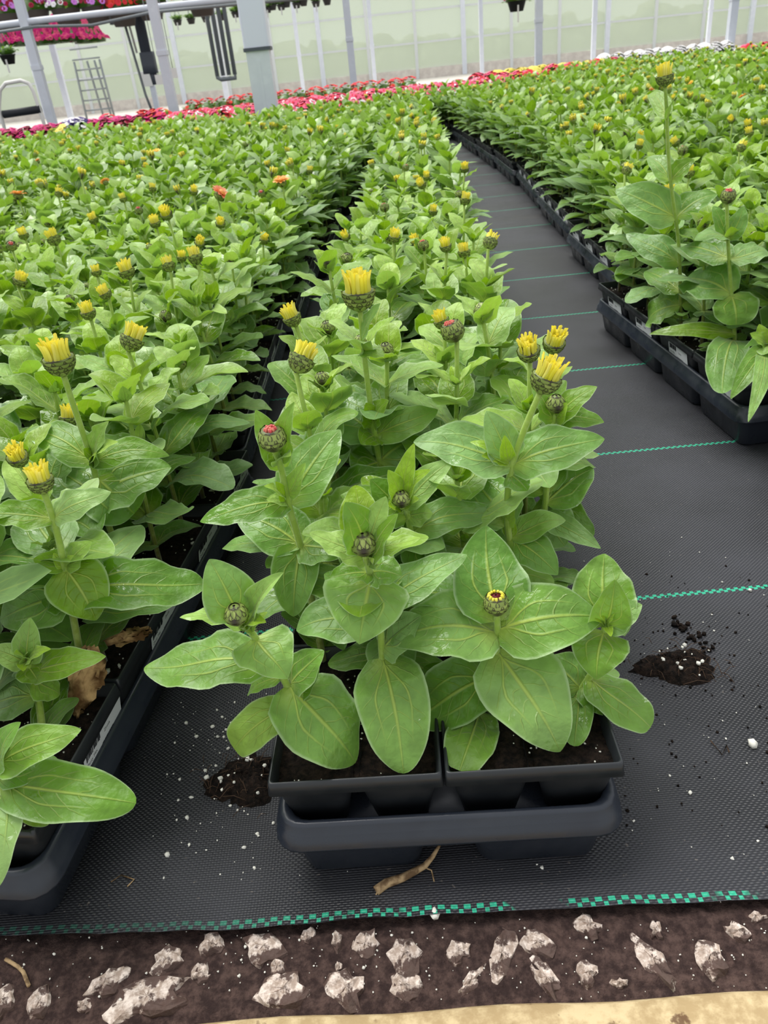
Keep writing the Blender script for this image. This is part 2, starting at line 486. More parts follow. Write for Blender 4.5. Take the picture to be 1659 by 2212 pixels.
def head(pos, axis, r, state, lod, rng):
    """involucre, petals, disc as lists of Parts; r is the widest radius of the involucre"""
    pos = np.asarray(pos, float); a, b, d = frame_of(axis); inv = []; pet = []; dis = []
    hgt = {'bud': 1.75, 'red': 1.7, 'crown': 1.7, 'tuft': 1.25, 'open': 1.25}[state] * r
    top = {'bud': .30, 'red': .66, 'crown': .72, 'tuft': .98, 'open': .95}[state] * r
    if state == 'tuft': prof0 = [(.22 * r, 0), (.55 * r, .16 * hgt), (.78 * r, .42 * hgt), (.93 * r, .70 * hgt), (top, hgt)]
    prof = [(.20 * r, 0), (.62 * r, .10 * hgt), (.93 * r, .32 * hgt), (1.0 * r, .55 * hgt), ((top + r) / 2, .82 * hgt), (top, hgt)]
    if state == 'tuft': prof = prof0
    inv.append(lathe(prof + [(.001 * r, hgt * .93)], pos, d, 14 if lod == 0 else (8 if lod == 1 else 5), tone=.3))
    pr = np.array(prof)
    rad = lambda z: np.interp(z, pr[:, 1], pr[:, 0])
    if lod <= 1:
        rows, m = (4, 9) if lod == 0 else (3, 6)
        for k in range(rows):
            z0 = hgt * (.02 + .20 * k if rows == 4 else .04 + .28 * k); z1 = min(z0 + hgt * (.42 if rows == 4 else .48), hgt * (1.06 if state != 'open' else .95))
            for j in range(m):
                an = 2 * np.pi * (j + .5 * (k % 2) + rng.normal(0, .04)) / m; o = np.cos(an) * a + np.sin(an) * b
                e = .03 * r + .04 * r
                p0 = pos + o * (rad(z0) * .98 + .01 * r) + d * z0; p1 = pos + o * (rad(z1) + e + .04 * r * (state == 'tuft')) + d * z1
                inv.append(leaf(p0, p1, 2 * np.pi * r / m * 1.35, o, 4 if lod == 0 else 3, 4 if lod == 0 else 2, .09, 0, -.25, 0, None, .45, .42, tone=rng.random()))
    c = pos + d * hgt
    channel = lambda p0, p1, w, o, tn: leaf(p0, p1, w, o, 7, 4, -.07, 0, -.75, 0, None, .14, .12, bend=rng.normal(0, .03), tone=tn)
    strap = lambda p0, p1, w, tn: tube(np.linspace(p0, p1, 3), [w * .8, w, w * .92], 5 if lod == 0 else (4 if lod == 1 else 3), tone=tn)
    if state == 'tuft':
        for ring, (rr, m, L) in enumerate([(.86, 18, 1.3), (.56, 12, 1.25), (.2, 5, 1.15)] if lod < 2 else [(.7, 7, 1.1), (.2, 3, 1.0)]):
            for j in range(m):
                an = 2 * np.pi * (j + rng.normal(0, .15)) / m; o = np.cos(an) * a + np.sin(an) * b
                sp = rng.normal(.06, .07) * (1.2 - ring * .4); h = L * r * rng.uniform(.7, 1.08)
                p0, p1 = c + o * rr * r - d * .25 * r, c + o * (rr + sp) * r + d * h + np.cross(d, o) * rng.normal(0, .05) * r
                pet.append(channel(p0, p1, .34 * r, o, rng.random()) if lod < 2 else strap(p0, p1, .24 * r, rng.random()))
    elif state == 'crown':
        for j in range(12):
            an = 2 * np.pi * (j + rng.normal(0, .1)) / 12; o = np.cos(an) * a + np.sin(an) * b
            pet.append(strap(c + o * .70 * r - d * .2 * r, c + o * .47 * r + d * rng.uniform(.12, .28) * r, .13 * r, rng.random()))
        dis.append(lathe([(.001, -.02 * r), (.45 * r, -.02 * r), (.50 * r, -.2 * r)], c, d, 12)); dis.append(lathe([(.30 * r, 0), (.2 * r, .1 * r), (.001, .12 * r)], c, d, 9))
    elif state == 'red':
        m = 24 if lod < 2 else 5
        for j in range(m):
            an = 2.4 * j; o = np.cos(an) * a + np.sin(an) * b; q = .52 * math.sqrt((j + .3) / m)
            pet.append(strap(c + o * q * r - d * .3 * r, c + o * q * .7 * r + d * rng.uniform(.05, .22) * r, .10 * r if lod < 2 else .2 * r, rng.random()))
    elif state == 'bud' and lod == 0:
        inv.append(lathe([(.30 * r, -.02 * r), (.18 * r, .05 * r), (.001, .07 * r)], c, d, 9, tone=.1))
    elif state == 'open':
        for ring, (m, L, el) in enumerate([(12, 2.0, .10), (9, 1.5, .45)] if lod < 2 else [(8, 2.0, .15)]):
            for j in range(m):
                an = 2 * np.pi * (j + rng.normal(0, .12)) / m; o = np.cos(an) * a + np.sin(an) * b
                pet.append(leaf(c + o * .3 * r, c + o * L * r + d * (el * L * r + rng.normal(0, .08) * r), .75 * r, d, 4 if lod < 2 else 2, 2, .06, 0, .2, 0, None, .5, .25, tone=rng.random()))
        dis.append(lathe([(.6 * r, 0), (.6 * r, .35 * r), (.4 * r, .6 * r), (.001, .65 * r)], c, d, 9 if lod < 2 else 5))
    return inv, pet, dis


PETAL_OF = {'tuft': 'yellow', 'crown': 'yellow', 'red': 'red', 'open': 'coral'}


def hairs(path, rad, n, rng, lo=.0):
    P = np.asarray(path, float); V = []; Q = []
    seg = rng.random(n) * (len(P) - 1) * (1 - lo) + lo * (len(P) - 1)
    for i, s in enumerate(seg):
        k = min(int(s), len(P) - 2); f = s - k; p = P[k] * (1 - f) + P[k + 1] * f; d = P[k + 1] - P[k]; a, b, d = frame_of(d)
        an = rng.random() * 6.28; o = np.cos(an) * a + np.sin(an) * b; w = np.cross(o, d) * .00013; L = rng.uniform(.0016, .0034)
        p0 = p + o * rad * .9; p1 = p0 + o * L + np.array([0, 0, -.0006 + .001 * rng.random()])
        V += [p0 - w, p0 + w, p1 + w * .2, p1 - w * .2]; Q.append(np.arange(4) + 4 * i)
    return Part(V, Q, age=1.0, tone=1.0)


def rosette(c, rng, size, n, lod, up=.8, age=.9, axis=None):
    out = []; a0 = rng.random() * 6.28
    res = {0: (7, 6), 1: (5, 4), 2: (3, 2), 3: (2, 2)}[lod]
    for k in range(n):
        an = a0 + k * 2.4 + rng.normal(0, .15); L = size * rng.uniform(.75, 1.1) * (1 - .09 * k); el = up + .09 * k + rng.normal(0, .12)
        d = np.array([np.cos(an) * np.cos(el), np.sin(an) * np.cos(el), np.sin(el)])
        upv = np.array([-np.cos(an) * np.sin(el), -np.sin(an) * np.sin(el), np.cos(el)])
        out.append(leaf(c, c + d * L, L * rng.uniform(.48, .62), upv, *res, arch=rng.uniform(-.12, .10), fold=.25, wave=.16 if lod < 2 else 0, rng=rng, a=.4, b=.8, age=min(1, max(0, age + rng.normal(0, .12))), tone=rng.random()))
    return out


def grow(rng, h, lean, state, lod, r=.010, spread=1.0, young_only=False, low_only=False):
    """a plant with its root at the origin; returns stem parts, leaf parts, head lists, colour key"""
    res = {0: (12, 6), 1: (7, 4), 2: (4, 2), 3: (3, 2)}[lod]
    lx, ly = lean; long_neck = state in ('tuft', 'red', 'open')
    neck = h * rng.uniform(.16, .26) if long_neck else h * .03
    n = 7; tt = np.linspace(0, 1, n); zz = h * tt
    path = np.stack([lx * tt ** 1.5 + .004 * np.sin(3 * tt + rng.random() * 6) * tt, ly * tt ** 1.5 + .004 * np.sin(3 * tt + rng.random() * 6) * tt, zz], -1)
    at = lambda z: np.array([np.interp(z, zz, path[:, i]) for i in range(3)])
    sr = .0030 if lod < 2 else .0034
    stem = [tube(path, np.linspace(sr * 1.05, sr * .8, n), {0: 8, 1: 6, 2: 4, 3: 3}[lod], age=None if False else np.repeat(np.clip(np.concatenate([[0], tt, [1]]) * 1.6, 0, 1), {0: 9, 1: 7, 2: 5, 3: 4}[lod]))]
    if lod == 0: stem.append(hairs(path, sr * .9, 90, rng, .2))
    leaves = []
    ztop = h - neck
    nodes = [.16, .34, .54, .72, .88, 1.0] if lod < 3 else [.28, .56, .8, 1.0]
    az = rng.random() * 6.28
    for i, q in enumerate(nodes):
        z = ztop * q; az += math.pi / 2 + rng.normal(0, .15); c = at(z)
        sz = np.interp(q, [0, .3, .6, .85, 1.0], [.056, .088, .092, .074, .050]) * spread * (1.18 if lod == 3 else 1)
        el = np.interp(q, [0, .3, .6, .85, 1.0], [-.10, .05, .22, .45, .75])
        ag = np.interp(q, [0, .5, .8, 1.0], [.12, .05, .28, .70])
        for k in range(2):
            an = az + math.pi * k + rng.normal(0, .2); e = el + rng.normal(0, .16); L = sz * rng.uniform(.82, 1.12)
            d = np.array([np.cos(an) * np.cos(e), np.sin(an) * np.cos(e), np.sin(e)]); upv = np.array([-np.cos(an) * np.sin(e), -np.sin(an) * np.sin(e), np.cos(e)])
            tip = c + d * L; tip[2] = max(tip[2], .006)
            leaves.append(leaf(c, tip, L * rng.uniform(.58, .76), upv, *res, arch=rng.uniform(.03, .17), scurve=rng.normal(0, .02), fold=rng.uniform(-.12, .28), wave=rng.uniform(.05, .16) if lod < 2 else .05,
                               rng=rng, b=rng.uniform(.5, .8), bend=rng.normal(0, .04), age=min(1, max(0, ag + rng.normal(0, .10))), tone=rng.random()))
        if lod < 3 and i in (2, 3) and rng.random() < .6:
            leaves += rosette(c + np.array([np.cos(az + 1.2), np.sin(az + 1.2), 1.2]) * .006, rng, .028 * spread, 4, min(lod + 1, 3), .7, .75)
    hd = None
    c = at(ztop)
    if state == 'young':
        leaves += rosette(c, rng, .034 * spread, 5 if lod < 3 else 3, lod, .75, .95)
    else:
        if not long_neck or rng.random() < .45: leaves += rosette(c, rng, .032 * spread, 4 if lod < 3 else 2, lod, .7, .85)
        ax = unit(path[-1] - path[-2] + rng.normal(0, .05, 3) * h); hd = head(path[-1], ax, r, state, min(lod, 2), rng)
    return stem, leaves, hd


GENERIC_MATS = ['leaf', 'stem', 'bract', 'yellow', 'coral', 'orange', 'gold', 'red', 'disc']


def place_zinnia(label, group, base, stem, leaves, hd, colour, split_leaves=False, leafmat='leaf'):
    t = thing('zinnia_plant', label, 'plant', base, group)
    part('stem', stem, M['stem'], t)
    if split_leaves:
        for lf in leaves: part('leaf', [lf], M[leafmat], t)
    else:
        part('foliage', leaves, M[leafmat], t)
    if hd:
        ho = part('flower_bud' if colour is None else 'flower_head', hd[0], M['bract'], t)
        if hd[1]: part('petals', hd[1], M[colour or 'red'], ho)
        if hd[2]: part('disc', hd[2], M['disc'] if colour in (None, 'yellow', 'red') else M['orange' if colour != 'gold' else 'gold'], ho)
    return t


# ------------------------------------------------------------------ trays, packs and planting places
TW, TL, PL, SOIL = .285, .70, .167, .096
ORD = ['first', 'second', 'third', 'fourth', 'fifth', 'sixth', 'seventh', 'eighth', 'ninth', 'tenth', 'eleventh', 'twelfth', 'thirteenth', 'fourteenth', 'fifteenth', 'sixteenth', 'seventeenth', 'eighteenth', 'nineteenth', 'twentieth']


def rounded_rect(x0, x1, y0, y1, r, n=4):
    P = []
    for cx, cy, a0 in ((x1 - r, y1 - r, 0), (x0 + r, y1 - r, 90), (x0 + r, y0 + r, 180), (x1 - r, y0 + r, 270)):
        for k in range(n + 1):
            a = math.radians(a0 + 90 * k / n); P.append((cx + r * math.cos(a), cy + r * math.sin(a)))
    return np.array(P)


def loft(loops, close_top=False, close_bottom=False):
    """loops: list of (k,3) closed rings"""
    k = len(loops[0]); V = []
    for l in loops: V += [np.vstack([l, l[:1]])]
    rings = list(V)
    if close_bottom: rings = [np.repeat(rings[0].mean(0)[None], k + 1, 0)] + rings
    if close_top: rings = rings + [np.repeat(rings[-1].mean(0)[None], k + 1, 0)]
    return Part(np.concatenate(rings), gq(len(rings) - 1, k))


def rr3(x0, x1, y0, y1, r, z): 
    P = rounded_rect(x0, x1, y0, y1, r); return np.column_stack([P, np.full(len(P), z)])


def tray_parts():
    w, l = TW / 2, TL
    rim = loft([rr3(-w + .018, w - .018, .018, l - .018, .014, .044), rr3(-w + .014, w - .014, .014, l - .014, .018, .0695), rr3(-w + .011, w - .011, .011, l - .011, .019, .0725), rr3(-w + .0075, w - .0075, .0075, l - .0075, .020, .0725), rr3(-w + .0055, w - .0055, .0055, l - .0055, .021, .0700),
                rr3(-w + .0045, w - .0045, .0045, l - .0045, .021, .0610), rr3(-w + .0015, w - .0015, .0015, l - .0015, .023, .0585), rr3(-w + .0010, w - .0010, .0010, l - .0010, .023, .0515), rr3(-w, w, 0, l, .023, .0495), rr3(-w, w, 0, l, .023, .0475), rr3(-w + .006, w - .006, .006, l - .006, .020, .0475), rr3(-w + .008, w - .008, .008, l - .008, .020, .051)])
    deck = [box(-w + .014, w - .014, .014, l - .014, .044, .047)]
    pockets = []
    pw = (TW - .020) / 2; pl = (TL - .020) / 4
    for i in range(2):
        for j in range(4):
            x0 = -w + .010 + i * pw; y0 = .010 + j * pl
            gx0 = x0 + (.0 if i == 0 else .014); gx1 = x0 + pw - (.014 if i == 0 else .0)
            y0a, y1a = y0 + (.0 if j == 0 else .005), y0 + pl - (.0 if j == 3 else .005)
            pockets.append(loft([rr3(gx0 + .012, gx1 - .012, y0a + .008, y1a - .008, .012, .0008), rr3(gx0 + .0095, gx1 - .0095, y0a + .0055, y1a - .0055, .014, .0035), rr3(gx0 + .001, gx1 - .001, y0a, y1a, .014, .049)], close_bottom=True))
    return [rim], deck, pockets


RIM, DECK, POCKETS = tray_parts()
mesh_rim = mesh_of('tray_rim', RIM + DECK, M['tray']); mesh_pockets = [mesh_of('tray_pocket', [p], M['tray']) for p in POCKETS]


def pack_parts():
    w, l = .1405 / 2, PL - .001; parts = []; zt = .110
    rim = loft([rr3(-w + .0065, w - .0065, .0065, l - .0065, .004, zt - .018), rr3(-w + .0035, w - .0035, .0035, l - .0035, .004, zt - .0006), rr3(-w + .0025, w - .0025, .0025, l - .0025, .003, zt), rr3(-w + .0012, w - .0012, .0012, l - .0012, .003, zt - .0010), rr3(-w, w, 0, l, .003, zt - .0135), rr3(-w + .003, w - .003, .003, l - .003, .003, zt - .0140)])
    parts.append(rim)
    for s in (-1, 1):
        x0, x1 = (-w + .004, -.0015) if s < 0 else (.0015, w - .004)
        parts.append(loft([rr3(x0 + .0105, x1 - .0105, .012, l - .012, .008, .0475), rr3(x0 + .001, x1 - .001, .003, l - .003, .008, zt - .0125)], close_bottom=True))
    return parts


mesh_pack = mesh_of('plant_pack', pack_parts(), M['pack'])
rngS = np.random.default_rng(3)


def soil_parts(seed):
    r = np.random.default_rng(seed); w, l = .1405 / 2 - .0055, PL - .002
    n, m = 22, 28; x = np.linspace(-w, w, n + 1); y = np.linspace(.0055, l - .0055, m + 1); X, Y = np.meshgrid(x, y, indexing='ij')
    Z = SOIL - .002 + .0035 * r.random(X.shape) + .002 * np.sin(X * 90 + seed) * np.cos(Y * 70)
    return [Part(np.stack([X, Y, Z], -1).reshape(-1, 3), gq(n, m)[:, ::-1])]


def chunk(c, s, rng, k=5):
    """a lumpy grain"""
    V = []; n = 6
    for i in range(k):
        ph = math.pi * i / (k - 1)
        for j in range(n + 1):
            an = 2 * math.pi * j / n; V.append((math.sin(ph) * math.cos(an), math.sin(ph) * math.sin(an), math.cos(ph)))
    V = np.array(V).reshape(k, n + 1, 3); g = 1 + rng.normal(0, .16, (k, n + 1, 1)); g[:, -1] = g[:, 0]; g[0] = g[0, 0]; g[-1] = g[-1, 0]
    V = V * g * (s * np.array([rng.uniform(.7, 1.2), rng.uniform(.7, 1.2), rng.uniform(.6, .9)]))
    return Part(V.reshape(-1, 3) + c, gq(k - 1, n)[:, ::-1])


def perlite_parts(seed, count=85):
    r = np.random.default_rng(seed); w, l = .1405 / 2 - .010, PL - .012; out = []
    for _ in range(count):
        out.append(chunk(np.array([r.uniform(-w, w), r.uniform(.010, l), SOIL + .001]), r.choice([.0006, .0010, .0017, .0032], p=[.45, .3, .18, .07]), r, 4))
    return out


SOILS = [(mesh_of('soil', soil_parts(k), M['soil']), mesh_of('perlite_grains', perlite_parts(k), M['perlite'])) for k in range(3)]

# label on the packs: paper, bars, words
def text_mesh(body, size):
    c = bpy.data.curves.new('text', 'FONT'); c.body = body; c.size = size; c.resolution_u = 2; c.extrude = .00006
    o = bpy.data.objects.new('text', c); SC.collection.objects.link(o); dg = bpy.context.evaluated_depsgraph_get(); dg.update()
    me = bpy.data.meshes.new_from_object(o.evaluated_get(dg)); bpy.data.objects.remove(o); bpy.data.curves.remove(c)
    me.materials.clear(); me.materials.append(M['ink']); return me


LW, LH = .080, .0355
card = Part(*(lambda l: (l.V, l.Q))(loft([np.column_stack([rounded_rect(0, LW, 0, LH, .004), np.zeros(20)]), np.column_stack([rounded_rect(0, LW, 0, LH, .004), np.full(20, .0004)])], close_top=True)))
mesh_card = mesh_of('pack_label', [card], M['card'], False)
rb = np.random.default_rng(8); bars = []; x = .004
while x < .034:
    w = rb.choice([.0004, .0008, .0013]); bars.append(box(x, x + w, LH - .0105 - .002 * rb.random(), LH - .002, .0004, .0006)); x += w + rb.choice([.0005, .0009])
for k, (a, b_, y) in enumerate([(.036, .060, .0135), (.036, .052, .0112), (.034, .062, .0088), (.034, .064, .0066), (.034, .058, .0044)]):
    xx = a
    while xx < b_:
        q = rb.uniform(.001, .004); bars.append(box(xx, min(b_, xx + q), y, y + .0010, .0004, .0006)); xx += q + .0007
mesh_bars = mesh_of('barcode', bars, M['ink'], False)
TEXTS = [(text_mesh('Zesty Mix', .0052), (.004, .0165)), (text_mesh('OZinnia', .0046), (.004, .0110)), (text_mesh('TDreamland', .0046), (.004, .0058)), (text_mesh('Zinnia', .0050), (.042, .0225))]


def add_label(pack, side, ypos):
    """side -1 / +1: which long side of the pack; the words run along it"""
    w = .1405 / 2; o = link('pack_label', mesh_card, pack)
    if side > 0: o.matrix_local = Matrix(((0, .178, .984, w - .0112), (1, 0, 0, ypos), (0, .984, -.178, .0590), (0, 0, 0, 1)))
    else: o.matrix_local = Matrix(((0, -.178, -.984, -w + .0112), (-1, 0, 0, ypos + LW), (0, .984, -.178, .0590), (0, 0, 0, 1)))
    m = o.matrix_local.copy(); o['label'] = 'white printed paper label'
    link('barcode', mesh_bars, o)
    for me, (x, y) in TEXTS: link('label_text', me, o, (x, y, .0004))


TRAYS = []   # (line key, index, x of the front middle, y of the front, rotation, packs in sight)
mid = [(.0135, .3985, -.033), (.045, 1.125, -.03), (.095, 1.85, -.05), (.135, 2.575, -.05), (.175, 3.30, -.05), (.215, 4.025, -.04), (.24, 4.75, -.03), (.26, 5.475, -.03), (.28, 6.20, -.02), (.30, 6.92, -.02), (.32, 7.65, -.02), (.34, 8.37, -.02)]
left = [(-.444, .395, -.125), (-.378, 1.125, -.01), (-.345, 1.85, -.03), (-.295, 2.575, -.05), (-.215, 3.30, -.07), (-.125, 4.02, -.06), (-.068, 4.75, -.05), (-.032, 5.47, -.04), (-.008, 6.2, -.03), (0, 6.92, -.02), (.015, 7.64, -.02), (.03, 8.36, -.02), (.04, 9.08, -.02)]
right = [(.684, 1.113, .062), (.735, 1.86, -.02), (.775, 2.64, -.05), (.82, 3.40, -.06), (.845, 4.12, -.02), (.85, 4.85, .0), (.845, 5.58, .01), (.84, 6.30, .01), (.83, 7.03, .02)]
TRAYS.append(('aisle end', 0, .56, 6.95, 0.)); TRAYS.append(('aisle end', 1, .27, 6.95, 0.))
mid = [q for q in mid if q[1] < 6.6]; left = [q for q in left if q[1] < 6.6]
for i, t in enumerate(mid): TRAYS.append(('middle', i, *t))
for c in range(16):
    for i, (x, y, r) in enumerate(left):
        if c > 0 and i == 0: x, y, r = x - .008, .43, -.02
        TRAYS.append(('left' if c == 0 else ORD[c] + ' left', i, x - c * .298, y, r if c == 0 else r * .3))
for c in range(16):
    for i in range(-1 if c in (0, 1) else 0, 20):
        if c == 0 and i == -1: continue
        if i < 0: x, y, r = .760, .392, 0.
        elif i < len(right): x, y, r = right[i]; x += c * .298
        else: x, y, r = .84 + c * .298, 7.03 + .722 * (i - len(right) + 1), .0
        if c and i == 0: x, y, r = x + .01, 1.13, .02
        if y > min(6.9 + (x - .70) * 1.5, 10.4, 10.4 - (x - 3.6) * 1.6): continue
        TRAYS.append(('right' if c == 0 else ORD[c] + ' right', i, x, y, r if c == 0 else r * .3))


def in_view(x, y, z, m=0.0):
    u, v, d = proj((x, y, z)); return d > .05 and -m * W_ < u < (1 + m) * W_ and -m * H_ < v < (1 + m) * H_


SLOTS = []
for key, i, tx, ty, tr in TRAYS:
    c, s = math.cos(tr), math.sin(tr)
    for row in range(8):
        for col in range(4):
            lx = -.105 + .07 * col; ly = .058 + .0835 * row
            SLOTS.append(dict(key=key, tray=i, row=row, col=col, x=tx + c * lx - s * ly, y=ty + s * lx + c * ly))


def tray_name(key, i): return ORD[i if not key.endswith('right') or key == 'right' else i + (1 if key == 'second right' else 0)] + ' tray of the ' + key + ' line'


# trays in sight: the whole near ones, and those along the open aisle and gaps
def make_tray(key, i, tx, ty, tr, lab_side, ks):
    nm = ORD[max(i, 0)] + ' from the front in the ' + key + ' line'
    t = thing('carry_tray', 'black plastic carry tray under zinnias, ' + nm, 'tray', (tx, ty, 0), 'carry trays of zinnias', tr)
    link('tray_rim', mesh_rim, t)
    for p in mesh_pockets: link('pocket', p, t)
    for k in ks:
        px, py = k // 4, k % 4
        lx = -.0705 + .141 * px; ly = .016 + PL * py; c, s = math.cos(tr), math.sin(tr)
        pk = thing('plant_pack', 'black %s pack, %s from front, %s' % ('labelled' if (lab_side and px == (0 if lab_side < 0 else 1)) else 'plain', ORD[py] + (' on left' if px == 0 else ' on right'), ORD[max(i, 0)] + ' tray of ' + key + ' line'), 'plant pack',
                   (tx + c * lx - s * ly, ty + s * lx + c * ly, 0), 'plant packs in the carry trays', tr)
        link('pack_body', mesh_pack, pk)
        a, b_ = SOILS[(k + i) % 3]; so = link('soil', a, pk); pe = link('perlite', b_, so); pe['kind'] = 'stuff'
        if lab_side and px == (0 if lab_side < 0 else 1): add_label(pk, lab_side, .088 if lab_side > 0 else .030)


for key, i, tx, ty, tr in TRAYS:
    if key == 'middle' and i < 9: make_tray(key, i, tx, ty, tr, 0, range(8) if i < 2 else (range(4, 8) if i < 5 else []))
    elif key == 'left' and i < 7: make_tray(key, i, tx, ty, tr, 1 if i < 3 else 0, range(8) if i < 3 else (range(4, 8) if i < 6 else []))
    elif key == 'right' and i < 9: make_tray(key, i, tx, ty, tr, -1 if i < 4 else 0, range(8) if i < 3 else range(4))
    elif key == 'second left' and i < 3: make_tray(key, i, tx, ty, tr, 0, range(4, 8))
    elif key == 'second right' and i in (-1, 0, 1): make_tray(key, i + 1, tx, ty, tr, 0, range(8) if i < 1 else [])

